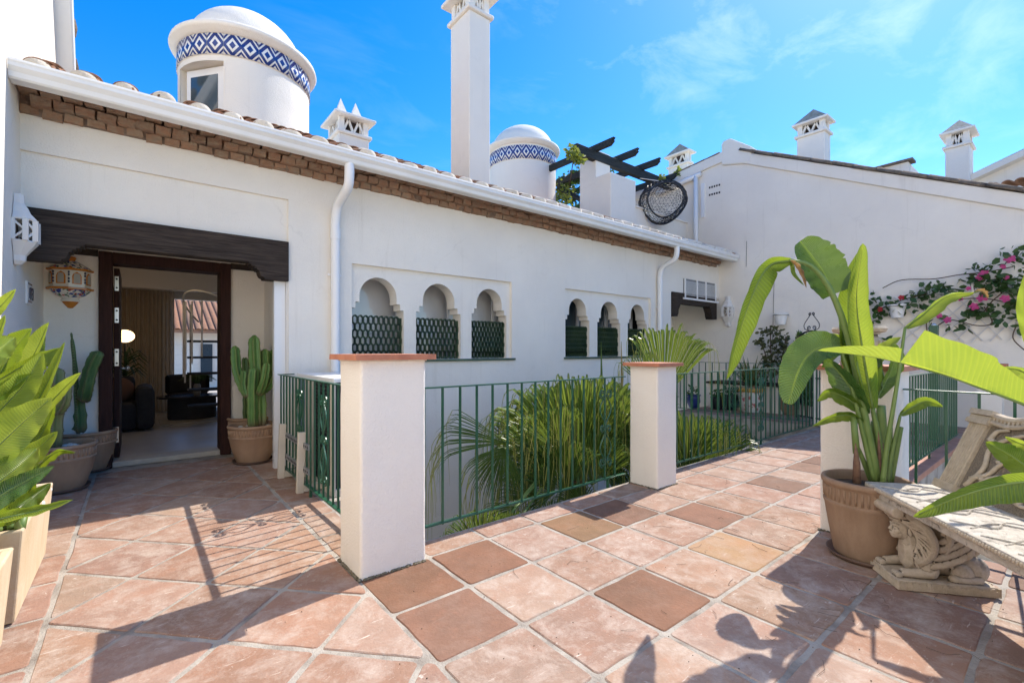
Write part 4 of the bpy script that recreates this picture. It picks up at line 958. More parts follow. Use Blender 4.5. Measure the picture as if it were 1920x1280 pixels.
D2 = math.radians(49.73); dist = 10.9; cx, cy = dist*math.cos(D2), dist*math.sin(D2)
zz = lambda v, d: EYE+(HORIZON-v)/F_PX*d
turret('smaller looking dome turret behind the tall chimney', cx, cy, .774, 3.1, zz(297,10.13), zz(272,10.13)-zz(297,10.13), zz(268,10.2)+.02, .72, .56, 26)

# ================================================================== CHIMNEYS
def chimney(label, x0, x1, y0, y1, zb, zs_, hc, eaves=.07, struts=2, twin=False, mat=M_WALL2):
    t = thing('chimney', label, 'chimney', ((x0+x1)/2, (y0+y1)/2, zb), 'white chimneys along the roofs')
    m = MB(); m.box(x0, x1, y0, y1, zb, zs_); m.build('shaft', mat, t, bevel=.012)
    e = .045; m = MB(); m.box(x0-e, x1+e, y0-e, y1+e, zs_+.0005, zs_+.06); m.build('ledge', mat, t, bevel=.018)
    w = (x1-x0); z1 = zs_+.0605; z2 = z1+hc; p = .09
    for a in (x0+.01, x1-p-.01):
        for b in (y0+.01, y1-p-.01): m = MB(); m.box(a, a+p, b, b+p, z1, z2); m.build('corner_post', mat, t)
    def vee(a, b, n):
        a, b = Vector(a), Vector(b)
        for k in range(n):
            q0, q1 = a.lerp(b, k/n), a.lerp(b, (k+1)/n); top = (q0+q1)/2+Vector((0,0,hc-.01))
            m = MB(); m.bar(q0+Vector((0,0,0)), top, .035, .035); m.bar(q1, top, .035, .035); m.build('strut', mat, t)
    vee((x0+p, y0+.045, z1), (x1-p, y0+.045, z1), struts); vee((x0+p, y1-.045, z1), (x1-p, y1-.045, z1), struts)
    vee((x0+.045, y0+p, z1), (x0+.045, y1-p, z1), struts); vee((x1-.045, y0+p, z1), (x1-.045, y1-p, z1), struts)
    m = MB(); m.box(x0+.13, x1-.13, y0+.13, y1-.13, z1, z2); m.build('flue', simple('sooty_flue', (.05,.035,.03), .9), t)
    e = eaves+.03; m = MB(); m.box(x0-e, x1+e, y0-e, y1+e, z2+.0005, z2+.05); m.build('cap_slab', mat, t, bevel=.014)
    if twin:
        for k in (.25, .75):
            c = Vector((x0+w*k, (y0+y1)/2, z2+.05)); r = .13; m = MB(); m.add([c+Vector((-r,-r,0)), c+Vector((r,-r,0)), c+Vector((r,r,0)), c+Vector((-r,r,0)), c+Vector((0,0,.42))], [(0,1,4),(1,2,4),(2,3,4),(3,0,4),(3,2,1,0)]); m.build('cap_cone', mat, t)
    else:
        c = Vector(((x0+x1)/2, (y0+y1)/2, z2+.0505)); e2 = e-.03; a_, b_ = (x1-x0)/2+e2, (y1-y0)/2+e2
        m = MB(); m.add([c+Vector((-a_,-b_,0)), c+Vector((a_,-b_,0)), c+Vector((a_,b_,0)), c+Vector((-a_,b_,0)), c+Vector((0,0,.30))], [(0,1,4),(1,2,4),(2,3,4),(3,0,4),(3,2,1,0)]); m.build('cap_roof', M_RCAP if eaves < .07 else mat, t)
    return t
yc = 5.55; xc = at_y(880, 300, yc).x; yb_ = at_x(845, 300, xc).y; xr = at_y(919, 300, yc).x
chimney('tall slender white chimney rising from the eave out of frame', xc, xr, yc, yb_, 3.2, at_y(880, 17, yc).z, .24, .08)
xt = at_y(630,260,8.2).x; chimney('low twin-topped white chimney behind the roof edge', xt+.05, at_y(692,280,8.2).x, 8.2, 8.2+.62, 3.5, at_y(640,249,8.2).z, .24, twin=True)
def chim_x(label, X, ul, uc, ur, vs_, hc, zb, eaves):
    a, b = at_x(ul, vs_, X), at_x(uc, vs_, X); xr = at_y(ur, vs_, b.y).x
    return chimney(label, X, xr, b.y, a.y, zb, at_x(uc, vs_, X).z, hc, eaves)
chim_x('square white chimney with tiled cap above the middle of the gable', 11.2, 1494, 1546, 1557, 245, .20, 3.0, .05)
chim_x('white chimney with tiled cap farthest right above the gable', 13.5, 1772, 1818, 1825, 270, .24, 2.0, .06)
chim_x('small white chimney peeking over the left slope of the gable', 11.8, 1253, 1290, 1297, 305, .24, 3.5, .06)
# roofs beyond the gable
nb_ = thing('neighbour_gable', 'white gable with dark tiled rake at the right edge', 'building', (14, 1, 0))
X = 13.9; P = [at_x(1800,352,X), at_x(1990,262,X), at_x(1990,500,X), at_x(1800,500,X)]
m = MB(); m.prism([(p.y,p.z) for p in P], lambda p, s: (X+(.3 if s else 0), p[0], p[1])); m.build('wall', M_WALL2, nb_)
m = MB(); m.bar(P[0]+Vector((-.06,.25,-.05)), P[1]+Vector((-.06,0,.02)), .35, .12, (0,.4,1)); m.build('rake', M_WALL2, nb_)
for k in range(12):
    o = put(tl, 'verge_tile', None, nb_); q = (P[0]+Vector((.0,.2,.06))).lerp(P[1]+Vector((0,0,.13)), k/12); d = (P[1]-P[0]).normalized(); o.location = q; o.rotation_euler = Matrix((Vector((0,0,1)).cross(d).normalized()*-1, d, (Vector((0,0,1)).cross(d).normalized()*-1).cross(d))).transposed().to_euler(); o.scale = (1,1,.6)
mg = thing('middle_gable', 'small white gable end between the two right chimneys', 'building', (13, 3, 0))
X = 12.6; P = [at_x(1612,326,X), at_x(1703,303,X), at_x(1712,350,X), at_x(1612,370,X)]
m = MB(); m.prism([(p.y,p.z) for p in P], lambda p, s: (X+(2.0 if s else 0), p[0], p[1])); m.build('wall', M_WALL2, mg)
m = MB(); m.bar(P[0]+Vector((.1,.1,.02)), P[1]+Vector((.1,-.08,.03)), .3, .05, (0,.2,1)); m.build('rake_tiles', M_RTILE_OLD, mg)
rr_ = thing('lower_tiled_roof', 'patch of dark barrel tiled roof at the right edge', 'roof', (12, .5, 3)); a, b = at_x(1840,362,11.2), at_x(1990,330,11.2)
for k in range(14):
    o = put(cov, 'roof_tile', M_RTILE_OLD, rr_); o.location = (11.2+.05*k, a.y-.18*k*.8, a.z-.05+.012*k); o.rotation_euler = (0, 0, PI/2-.2); o.scale = (1,1.3,1)

# ================================================================== PILLARS
def roughbox(m, x0, x1, y0, y1, z0, z1, r=.018, amp=.003, nz=26, seed=0.0, lean=0):
    P = []
    def seg(a, b, n):
        for i in range(n): P.append((a[0]+(b[0]-a[0])*i/n, a[1]+(b[1]-a[1])*i/n))
    def corner(cx, cy, a0):
        for i in range(4): a = a0+PI/2*i/4; P.append((cx+r*math.cos(a), cy+r*math.sin(a)))
    seg((x0+r,y0),(x1-r,y0),10); corner(x1-r,y0+r,-PI/2); seg((x1,y0+r),(x1,y1-r),10); corner(x1-r,y1-r,0); seg((x1-r,y1),(x0+r,y1),10); corner(x0+r,y1-r,PI/2); seg((x0,y1-r),(x0,y0+r),10); corner(x0+r,y0+r,PI)
    cx, cy = (x0+x1)/2, (y0+y1)/2; n = len(P); vs = []
    for j in range(nz+1):
        z = z0+(z1-z0)*j/nz
        for p in P:
            q = noise.noise(Vector((p[0]*7+seed, p[1]*7, z*5)))*amp+noise.noise(Vector((p[0]*23, p[1]*23+seed, z*19)))*amp*.45
            d = Vector((p[0]-cx, p[1]-cy)); k = 1+q/d.length; vs.append((cx+d.x*k, cy+d.y*k, z))
    m.add(vs, [(j*n+i, j*n+(i+1) % n, (j+1)*n+(i+1) % n, (j+1)*n+i) for j in range(nz) for i in range(n)]+[tuple(range(n-1,-1,-1)), tuple(nz*n+i for i in range(n))]); return m
def pillar(label, x0, x1, y0, y1, h, cap=True):
    t = thing('pillar', label, 'pillar', ((x0+x1)/2, (y0+y1)/2, 0), 'white terrace pillars with terracotta caps')
    m = MB(); roughbox(m, x0, x1, y0, y1, -.3, h-.03, seed=x0*3); m.build('shaft', M_PILLAR, t, smooth=True, auto=True)
    e = .045; m = MB(); roughbox(m, x0-e, x1+e, y0-e, y1+e, h-.0295, h, .01, .005, 4, seed=x0*9); m.build('cap', M_CAP, t, smooth=True, auto=True)
    m = MB(); roughbox(m, x0-.008, x1+.008, y0-.008, y1+.008, h-.038, h-.028, .012, .008, 3, seed=x0*5); m.build('cap_mortar', M_PLUG, t)
    m = MB(); R = random.Random(int(x0*100))
    for k in range(120):
        s = R.random(); sd = R.choice('xy'); 
        if sd == 'x': p = (x0-.004, y0+(y1-y0)*s)
        else: p = (x0+(x1-x0)*s, y0-.004)
        m.ell((p[0], p[1], .002), (R.uniform(.006,.015), R.uniform(.006,.013), R.uniform(.003,.009)), 7, 5)
    o = m.build('mossy_foot', simple('dirt_and_moss', (.10,.085,.05), .95, (.20,.17,.12), 50), t); o['kind'] = 'stuff'
    return t
pillar('nearest and tallest white pillar in front of the entrance path', .905, 1.285, 2.37, 2.69, 1.175)
pillar('middle white pillar where the two green railings meet', 3.47, 3.77, 2.31, 2.60, 1.085)
P3 = (3.55, 3.90, .72, 1.12); pillar('right white pillar behind the potted plant, carrying an urn', *P3, 1.10)
pillar('narrow white gate post at the far end of the walkway', 8.32, 8.50, 2.52, 2.72, .98)
# urn
uc = Vector(((P3[0]+P3[1])/2-.03, (P3[2]+P3[3])/2+.02, 1.10)); ur = thing('garden_urn', 'pale fluted stone urn on top of the right pillar', 'urn', tuple(uc))
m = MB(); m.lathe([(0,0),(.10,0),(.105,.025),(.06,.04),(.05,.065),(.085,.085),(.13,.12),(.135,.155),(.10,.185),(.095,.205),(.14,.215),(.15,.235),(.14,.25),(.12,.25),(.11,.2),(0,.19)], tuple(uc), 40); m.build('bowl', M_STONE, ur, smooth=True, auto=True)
m = MB()
for k in range(22):
    a = 2*PI*k/22; m.tube([uc+Vector((.088*math.cos(a),.088*math.sin(a),.09)), uc+Vector((.134*math.cos(a),.134*math.sin(a),.125)), uc+Vector((.136*math.cos(a),.136*math.sin(a),.16))], .010, 6)
m.build('gadroon', M_STONE, ur, smooth=True)

# ================================================================== RAILINGS
def scroll(mb, c, ux, r, r0=.0065, mir=1):
    P = []
    for k in range(22):
        t = k/21; a = -PI/2+t*4.2*PI/2*1.6; q = r*(1-.72*t); P.append(c+ux*(q*math.cos(a)*mir)+Vector((0,0,q*math.sin(a))))
    mb.tube(P, r0, 5)
def railing(label, a, b, zb, zt, n, feet=(), orn=(), w=.013, top=.034, first=.06):
    a, b = Vector((*a, 0)), Vector((*b, 0)); d = (b-a).normalized(); L_ = (b-a).length
    t = thing('railing', label, 'railing', tuple((a+b)/2), 'green iron railings round the terrace')
    up = Vector((0,0,1))
    m = MB(); m.bar(a+up*zt, b+up*zt, top, .009); m.build('top_rail', M_GREEN, t, bevel=.002)
    m = MB(); m.bar(a+up*zb, b+up*zb, .032, .010); m.build('bottom_rail', M_GREEN, t, bevel=.002)
    bar = MB(); bar.box(-w/2, w/2, -w/2, w/2, zb-.012, zt-.006); me = bar.mesh('baluster'); me.materials.append(M_GREEN)
    for k in range(n):
        p = a+d*(first+(L_-2*first)*k/(n-1)); o = put(me, 'baluster', None, t); o.location = p; o.rotation_euler = (0,0,math.atan2(d.y,d.x))
    for f in feet: m = MB(); p = a+d*f; m.box(p.x-.010, p.x+.010, p.y-.010, p.y+.010, -.02, zb); m.build('foot', M_GREEN, t)
    for f in orn:
        m = MB(); p = a+d*f+up*((zb+zt)/2)
        for s in (-1, 1):
            for zz_ in (.30, -.30): scroll(m, p+up*zz_+d*s*.045, d, .040, mir=s)
            m.tube(crom([p+up*.29+d*s*.005, p+up*.17+d*s*.075, p+up*.05+d*s*.01, p, p-up*.05+d*s*.01, p-up*.17+d*s*.075, p-up*.29+d*s*.005], 24), .0065, 5); scroll(m, p+d*s*.04, d, .032, mir=s)
        m.build('scrollwork', M_GREEN, t)
    return t
railing('green railing between the entrance path and the sunken courtyard', (1.105, 2.70), (1.105, 5.04), .075, .955, 21, feet=(1.28, 2.25), orn=(1.62, .95))
m = MB(); rx = bpy.data.objects['railing']; m.bar((1.09,5.04,.955),(1.24,5.04,.955),.034,.009); m.build('return_rail', M_GREEN, rx)
railing('green railing between the nearest and middle pillars', (1.285, 2.655), (3.47, 2.655), .07, .955, 15, feet=(1.95,), orn=(1.92,), first=.14)
railing('long green railing beyond the middle pillar along the walkway', (3.77, 2.60), (8.30, 2.60), .06, .955, 33, feet=(2.4,), orn=(2.4,))
railing('green railing at the far edge of the sunken courtyard', (8.32, 2.75), (8.32, 5.08), .06, .965, 18, orn=(1.2,))
railing('green railing beyond the right pillar on the other side of the walkway', (3.90, 1.04), (8.2, 1.04), .12, .955, 36, feet=(.9,2.6), orn=(1.0,))
railing('green railing running behind the carved bench', (3.71, -1.6), (3.71, .715), .10, .955, 17, feet=(.6,1.5))
kb = MB(); kb.box(3.90, 8.3, .955, 1.10, -.003, .055); tag(kb.build('kerb', M_COPING, bevel=.006), 'worn terracotta kerb under the right walkway railing', 'kerb')
kw = MB(); kw.box(3.86, 8.3, .97, 1.08, Z0, -.345); tag(kw.build('walkway_wall', M_WALL2), 'white side wall below the right edge of the walkway', 'wall')
kw = MB(); kw.box(1.17, 8.29, 2.50, 2.60, Z0, -.345); tag(kw.build('walkway_wall', M_WALL2), 'white side wall below the left edge of the walkway', 'wall')
kw = MB(); kw.box(8.33, 8.5, 2.62, YF, Z0, -.345); tag(kw.build('patio_wall', M_WALL2), 'white retaining wall below the far patio railing', 'wall')
kw = MB(); kw.box(3.66, 3.77, -5.0, .95, Z0, -.345); tag(kw.build('terrace_wall', M_WALL2), 'white retaining wall below the railing behind the bench', 'wall')
# iron gate, swung open
ga, gb = at_d(1493, 700, 7.7), at_d(1553, 700, 7.1); ga.z = gb.z = 0
gt = thing('garden_gate', 'black iron garden gate with arched top and heart scroll', 'gate', tuple((ga+gb)/2)); d = (gb-ga).normalized(); W_ = (gb-ga).length; mid = (ga+gb)/2; up = Vector((0,0,1))
zt0 = 1.30; m = MB(); arc = [mid+d*(-W_/2*math.cos(PI*k/20))+up*(zt0+.20*math.sin(PI*k/20)) for k in range(21)]
m.tube([ga+up*.08]+arc+[gb+up*.08], .013, 6); m.bar(ga+up*.12, gb+up*.12, .02, .02); m.bar(ga+up*.75, gb+up*.75, .02, .02); m.build('frame', M_BLACKIRON, gt)
for k in range(1, 6): m = MB(); q = k/6; m.tube([ga.lerp(gb,q)+up*.1, ga.lerp(gb,q)+up*(zt0+.20*math.sin(PI*q))], .008, 6); m.build('bar', M_BLACKIRON, gt)
m = MB(); h0 = mid+up*(zt0+.205)
for s in (-1, 1):
    m.tube(crom([h0+up*.27+d*s*.01, h0+up*.20+d*s*.07, h0+up*.10+d*s*.145, h0+up*.03+d*s*.13, h0+up*.005+d*s*.06], 18), .006, 5); scroll(m, h0+up*.045+d*s*.05, d, .038, .005, s); scroll(m, h0+up*.265+d*s*.03, d, .028, .005, s)
m.build('heart_scroll', M_BLACKIRON, gt)

# ================================================================== WALL LANTERNS
def octlantern(t, c, nrm, prof, a_half, mats, seg=8):
    pass
cl = at_y(132, 527, YD); lan = thing('painted_lantern', 'hand painted orange and blue ceramic lantern beside the door', 'wall lamp', tuple(cl))
M_CERW = simple('white_glaze', (.74,.70,.62), .2); M_CERO = simple('orange_glaze', (.58,.22,.03), .2, (.48,.16,.02), 30)
def painted():
    m, nt, b = nodes_of('painted_flower_glaze'); col = mix(nt, ramp(nt, tex(nt, 34, 3), .52, .56), (.74,.70,.62), (.05,.12,.06))
    col = mix(nt, ramp(nt, tex(nt, 21, 2, vec=mapped(nt, (1,1,1), rot=(1,2,3))), .57, .61), col, (.03,.06,.28)); col = mix(nt, ramp(nt, tex(nt, 19, 2, vec=mapped(nt, (1.1,1,1), rot=(2,1,.3))), .60, .64), col, (.42,.06,.04))
    nt.links.new(col, b.inputs['Base Color']); b.inputs['Roughness'].default_value = .2; return m
M_CERP = painted()
kx = .0
KL = .72
def hexl(t, name, prof, mat, seg=6, c=cl):
    m = MB(); m.lathe([(r*KL, z*KL*1.12) for r, z in prof], (c.x, YD+.01, c.z), seg, -PI, 0); return m.build(name, mat, t)
S = .265/ .268
hexl(lan, 'top_dome', [(.085,.235),(.10,.225),(.155,.19),(.20,.165),(.235,.135)], M_CERP, 12)
hexl(lan, 'knob', [(0,.30),(.055,.295),(.062,.275),(.05,.255),(.05,.235),(.09,.232)], M_CERO, 12)
hexl(lan, 'upper_ring', [(.225,.145),(.243,.142),(.246,.120),(.225,.115)], M_CERO, 4); hexl(lan, 'lower_ring', [(.225,-.085),(.246,-.088),(.246,-.108),(.22,-.115)], M_CERO, 4)
lb = hexl(lan, 'body', [(.216,.122),(.216,-.092)], M_CERW, 4)
for k in range(4):
    a0, a1 = -PI+PI/4*k, -PI+PI/4*(k+1); p0, p1 = Vector((cl.x+.2175*KL*math.cos(a0), YD+.01+.2175*KL*math.sin(a0), cl.z+.015*KL)), Vector((cl.x+.2175*KL*math.cos(a1), YD+.01+.2175*KL*math.sin(a1), cl.z+.015*KL)); ux = (p1-p0).normalized(); n0 = ux.cross(Vector((0,0,1))); pm = (p0+p1)/2
    for rr, zz_, mt, nm, off in ((.050,.055,M_CERO,'window_rim',.004),(.033,.04,simple('frosted_shade', (.42,.40,.36), .5) if k == 0 else MATS['frosted_shade'],'window',.008)):
        P = [(-rr,-.062 if nm == 'window_rim' else -.05),(rr,-.062 if nm == 'window_rim' else -.05),(rr,.03),(rr*.75,.06),(0,.085 if nm == 'window_rim' else .065),(-rr*.75,.06),(-rr,.03)]
        m = MB(); m.prism(P, lambda p, s: pm+ux*p[0]*KL+Vector((0,0,p[1]*KL*1.12))+n0*(off if s else -.01)); m.build(nm, mt, lb)
    m = MB()
    for zz_ in (.085, .05, .0, -.04): m.ell(p0+Vector((0,0,zz_*KL))+n0*.002, (.008,.006,.013), 8, 5)
    m.build('blue_motif', M_INK, lb)
hexl(lan, 'bottom_bowl', [(.215,-.108),(.19,-.14),(.15,-.175),(.10,-.20)], M_CERP, 12); hexl(lan, 'neck', [(.10,-.20),(.085,-.215),(.10,-.235),(.095,-.25)], M_CERW, 12); hexl(lan, 'finial', [(.088,-.25),(.075,-.27),(.03,-.325),(0,-.335)], M_CERO, 12)
def white_lantern(label, c, n, s, tt):
    t = thing('white_lantern', label, 'wall lamp', tuple(c)); n = Vector(n); ux = Vector((-n.y, n.x, 0)); up = Vector((0,0,1)); M_LW = MATS.get('matt_ceramic') or simple('matt_ceramic', (.74,.71,.66), .6)
    P2 = [(-.13,0),(-.13,.10),(-.07,.17),(.07,.17),(.13,.10),(.13,0)]
    def ring(k, z): return [c+ux*(p[0]*k*s)+n*(p[1]*k*s)+up*(z*s) for p in P2]
    def loft(rings, name, open_=None):
        m = MB(); v = [q for r in rings for q in r]; f = []
        for i in range(len(rings)-1):
            for k in range(5):
                if open_ and k in open_: continue
                f.append((i*6+k, i*6+k+1, (i+1)*6+k+1, (i+1)*6+k))
        m.add(v, f); return m.build(name, M_LW, t)
    loft([ring(.42,.40),ring(.46,.30),ring(.6,.26),ring(.72,.20),ring(1.02,.135),ring(1.06,.125),ring(1.0,.11)], 'hood'); loft([ring(1,-.11),ring(1.06,-.125),ring(1.02,-.135),ring(.7,-.22),ring(.52,-.27),ring(.5,-.33),ring(.3,-.37),ring(.05,-.38)], 'cone')
    m = MB()
    for k in range(6): a = c+ux*P2[k][0]*s+n*P2[k][1]*s; m.bar(a-up*.115*s, a+up*.115*s, .045*s, .045*s)
    for k in range(5):
        a, b = c+ux*P2[k][0]*s*.97+n*P2[k][1]*s*.97, c+ux*P2[k+1][0]*s*.97+n*P2[k+1][1]*s*.97
        m.bar(a-up*.10*s, b+up*.0, .016*s, .02*s); m.bar(a+up*.10*s, b+up*.0, .016*s, .02*s)
    m.build('tracery', M_LW, t); m = MB(); m.box(*(c.x+min(0,n.x*.01)-.002, c.x+.012, c.y-.07*s, c.y+.07*s, c.z-.1*s, c.z+.1*s)); m.build('shade_interior', simple('brown_interior'+label[:3], (.20,.13,.09), .8), t)
    m = MB(); m.ell(c+n*.07*s, (.025,.025,.035)); m.build('bulb', M_PVC, t, smooth=True)
q = at_x(26, 432, XW); white_lantern('white ceramic lantern on the left wall beside the timber lintel', q+Vector((.004,0,0)), (1,0,0), .66, 0)
q = at_x(1366, 585, XE); white_lantern('small white lantern on the far wall near the dark lintel', q-Vector((.004,0,0)), (-1,0,0), .86, 0)
q = at_x(1832, 540, XE); white_lantern('white lantern among the pink flowers on the far wall', q-Vector((.004,0,0)), (-1,0,0), .55, 0)
# ================================================================== AIR CONDITIONER AND BRACKET STAND
ac = thing('air_conditioner', 'boxed air conditioner with dark louvres behind the green railing', 'air conditioner', (1.45, 4.3, 0))
M_CREAM = simple('cream_paint', (.68,.62,.52), .5, (.62,.56,.46), 8)
m = MB(); m.box(1.25, 1.72, 3.86, 4.98, .93, .965); m.build('top', M_PVC, ac, bevel=.005)
m = MB(); m.box(1.27, 1.70, 3.90, 4.95, .05, .929); m.build('case', simple('dark_grille', (.02,.022,.025), .6), ac)
for k in range(26):
    m = MB(); m.bar((1.262, 3.92, .12+k*.031), (1.262, 4.40, .12+k*.031), .012, .016, (1,0,.7)); m.build('louvre', MATS['dark_grille'], ac)
for y in (3.875, 4.42, 4.60, 4.97): m = MB(); m.box(1.235, 1.262, y-.028, y+.028, .04, .93); m.build('upright', M_CREAM, ac)
m = MB(); m.box(1.24, 1.75, 3.85, 5.0, .0, .05); m.build('base', M_CREAM, ac)
m = MB(); m.box(1.264, 1.2695, 4.45, 4.95, .06, .92); m.build('blue_screen', simple('blue_mesh', (.10,.17,.22), .5, (.06,.11,.15), 20), ac)
st = thing('bracket_stand', 'cream wooden stand with grey slotted rails leaning on the railing', 'stand', (1.1, 4.5, 0))
for (x, y) in ((1.065, 4.15), (1.05, 4.74)):
    m = MB(); m.bar((x, y, 0), (x+.015, y, .505), .045, .055, (1,0,0)); m.build('leg', M_CREAM, st, bevel=.003); m = MB(); m.box(x+.03, x+.42, y-.02, y+.02, .005, .065); m.build('foot', M_CREAM, st, bevel=.003)
M_ZINC = simple('zinc_channel', (.36,.37,.38), .4, metal=.6)
for z in (.20, .40):
    m = MB(); m.box(1.085, 1.105, 3.98, 4.78, z-.022, z+.022); o = m.build('slotted_rail', M_ZINC, st)
    for k in range(16): m = MB(); y = 4.0+k*.05; m.box(1.083, 1.0845, y-.012, y+.012, z-.008, z+.008); m.build('slot', M_BLACKIRON, o)

# ================================================================== POTS AND CACTI
def pot_parts(t, c, rt, h, mat, rb=.68, saucer=True):
    x, y, z = c
    m = MB(); pr = [(0,.015),(rt*rb*.96,.015),(rt*rb,.03),(rt*.86,h*.40),(rt*.94,h*.66),(rt*.965,h*.68),(rt*.965,h*.705),(rt*.935,h*.72),(rt*.95,h*.90),(rt*.97,h*.92)]
    m.lathe(pr, c, 44); b = m.build('pot', mat, t, smooth=True, auto=True)
    m = MB(); m.lathe([(rt*.965,h*.915),(rt*1.0,h*.925),(rt*1.02,h*.955),(rt*1.0,h*.99),(rt*.95,h),(rt*.90,h*.985),(rt*.88,h*.90),(rt*.88,h*.8)], c, 44); m.build('rim', mat, b, smooth=True)
    m = MB(); n = 46
    for k in range(n):
        a = 2*PI*k/n; d = Vector((math.cos(a), math.sin(a), 0)); p = Vector(c); m.tube([p+d*rt*.935+Vector((0,0,h*.735)), p+d*rt*.952+Vector((0,0,h*.89))], rt*.028, 5)
    m.build('fluted_band', mat, b, smooth=True)
    m = MB(); m.lathe([(0,h*.87),(rt*.6,h*.885),(rt*.89,h*.87)], c, 24); m.build('soil', M_SOIL, t)
    if saucer: m = MB(); m.lathe([(0,.004),(rt*rb*1.12,.004),(rt*rb*1.22,.03),(rt*rb*1.19,.03),(rt*rb*1.1,.013),(0,.013)], c, 40); m.build('saucer', simple('brown_saucer', (.14,.085,.06), .6) if 'brown_saucer' not in MATS else MATS['brown_saucer'], t, smooth=True)
def cactus_arm(pts, r, ribs, mat, parent, name='stem', twist=0, tip=1.0):
    pts = crom(pts, 26); n = len(pts); k = ribs*6; vs = []; uvs = []; nn = None
    for i, p in enumerate(pts):
        t = (pts[min(i+1,n-1)]-pts[max(i-1,0)]).normalized()
        if nn is None: nn = t.cross(Vector((.3,1,.1))).normalized()
        nn = (nn-t*nn.dot(t)).normalized(); b = t.cross(nn); s = i/(n-1)
        rad = r*min(1, .55+s*6)*(1 if s < .90 else math.sqrt(max(0, 1-((s-.90)/.10)**2*.96))); rad *= 1+.05*math.sin(i*1.3)
        for q in range(k):
            a = 2*PI*q/k+twist; w = abs(math.cos(a*ribs/2-twist*ribs/2)); w2 = w**2.2; rr = rad*(.56+.46*w2)*(1+.03*math.sin(i*2.4)*w2)
            vs.append(p+(nn*math.cos(a)+b*math.sin(a))*rr); uvs.append((w, s))
    m = MB(); m.add(vs, [(i*k+q, i*k+(q+1) % k, (i+1)*k+(q+1) % k, (i+1)*k+q) for i in range(n-1) for q in range(k)]+[tuple((n-1)*k+q for q in range(k))])
    o = m.build(name, mat, parent, smooth=True, uvs=uvs); sp_ = MB(); step = 0; acc = 0
    for i in range(2, n-1):
        for q in range(k):
            if uvs[i*k+q][0] > .985 and (q == 0 or uvs[i*k+q-1][0] < uvs[i*k+q][0]+1e-6):
                p = Vector(vs[i*k+q]); out = (p-pts[i]).normalized()
                for s_ in (-1, 0, 1):
                    dd = (out+Vector((random.uniform(-.5,.5), random.uniform(-.5,.5), s_*.6))).normalized()*random.uniform(.010,.019); e = dd.cross(Vector((0,0,1))).normalized()*.0013; sp_.add([p-e-out*.003, p+e-out*.003, p+dd], [(0,1,2)])
    so_ = sp_.build('spines', M_SPINE, o); so_['kind'] = 'stuff'
    return o
M_SPINE = simple('cactus_spine', (.30,.22,.13), .7)
def potted(label, u, d, rt, h, mat, arms, cmat, group='potted cacti flanking the entrance'):
    c = at_d(u, 700, d); c.z = 0; t = thing('potted_cactus', label, 'cactus', tuple(c), group); pot_parts(t, tuple(c), rt, h, mat)
    for a in arms:
        P = [at_d(uu, vv, dd) for uu, vv, dd in a[0]]; cactus_arm(P, a[1]*.82, a[2] if len(a) > 2 else 5, a[3] if len(a) > 3 else cmat, t, twist=random.uniform(0,1))
    for k in range(9):
        a = random.uniform(0,6.3); r = rt*random.uniform(.3,.8); m = MB(); m.ell((c.x+r*math.cos(a), c.y+r*math.sin(a), h*.90), (random.uniform(.02,.035),random.uniform(.015,.03),.014), 10, 6); m.build('pebble', M_PEBBLE, t, smooth=True)
    return t
potted('tall dark green candelabra cactus in clay pot left of the door', 163, 4.62, .235, .40, M_POT, [([(148,815,4.6),(146,760,4.6),(142,680,4.6),(135,612,4.6)], .085), ([(158,752,4.55),(163,725,4.5),(172,690,4.5),(186,658,4.5)], .072), ([(150,770,4.68),(160,720,4.7),(156,668,4.7)], .05)], M_CACT)
potted('yellowed stubby cactus in the wide clay pot nearest the left planter', 112, 3.98, .245, .40, M_POT, [([(98,845,3.95),(100,790,3.95),(103,735,3.95),(104,688,3.95)], .085), ([(105,775,3.9),(120,752,3.9),(122,712,3.9)], .055), ([(92,770,4.0),(68,748,4.0),(65,705,4.0)], .06)], M_CACTY)
potted('bright many armed cactus in ribbed clay pot right of the door', 475, 5.0, .242, .405, M_POT,
       [([(474,805,4.95),(473,760,4.95),(473,720,4.95),(476,688,4.95)], .072), ([(490,800,5.02),(488,740,5.05),(480,690,5.05),(477,628,5.05)], .078), ([(466,745,5.0),(452,720,5.0),(443,690,5.0),(440,648,5.0)], .06), ([(462,745,4.9),(456,720,4.9),(458,694,4.9)], .038), ([(486,740,4.95),(496,712,4.9),(501,680,4.9)], .05), ([(488,740,5.1),(497,700,5.15),(497,654,5.15)], .062), ([(490,735,5.05),(506,722,5.0),(513,705,5.0)], .052), ([(494,730,5.2),(510,695,5.25),(512,655,5.25)], .058)], M_CACTL)
cb = at_d(470, 700, 5.5); cb.z = 0; t = thing('clay_pot', 'clay pot half hidden behind the bright cactus', 'pot', tuple(cb)); pot_parts(t, tuple(cb), .245, .42, M_POT); cactus_arm([at_d(462,800,5.5), at_d(462,740,5.5), at_d(458,668,5.5)], .06, 5, M_CACT, t)

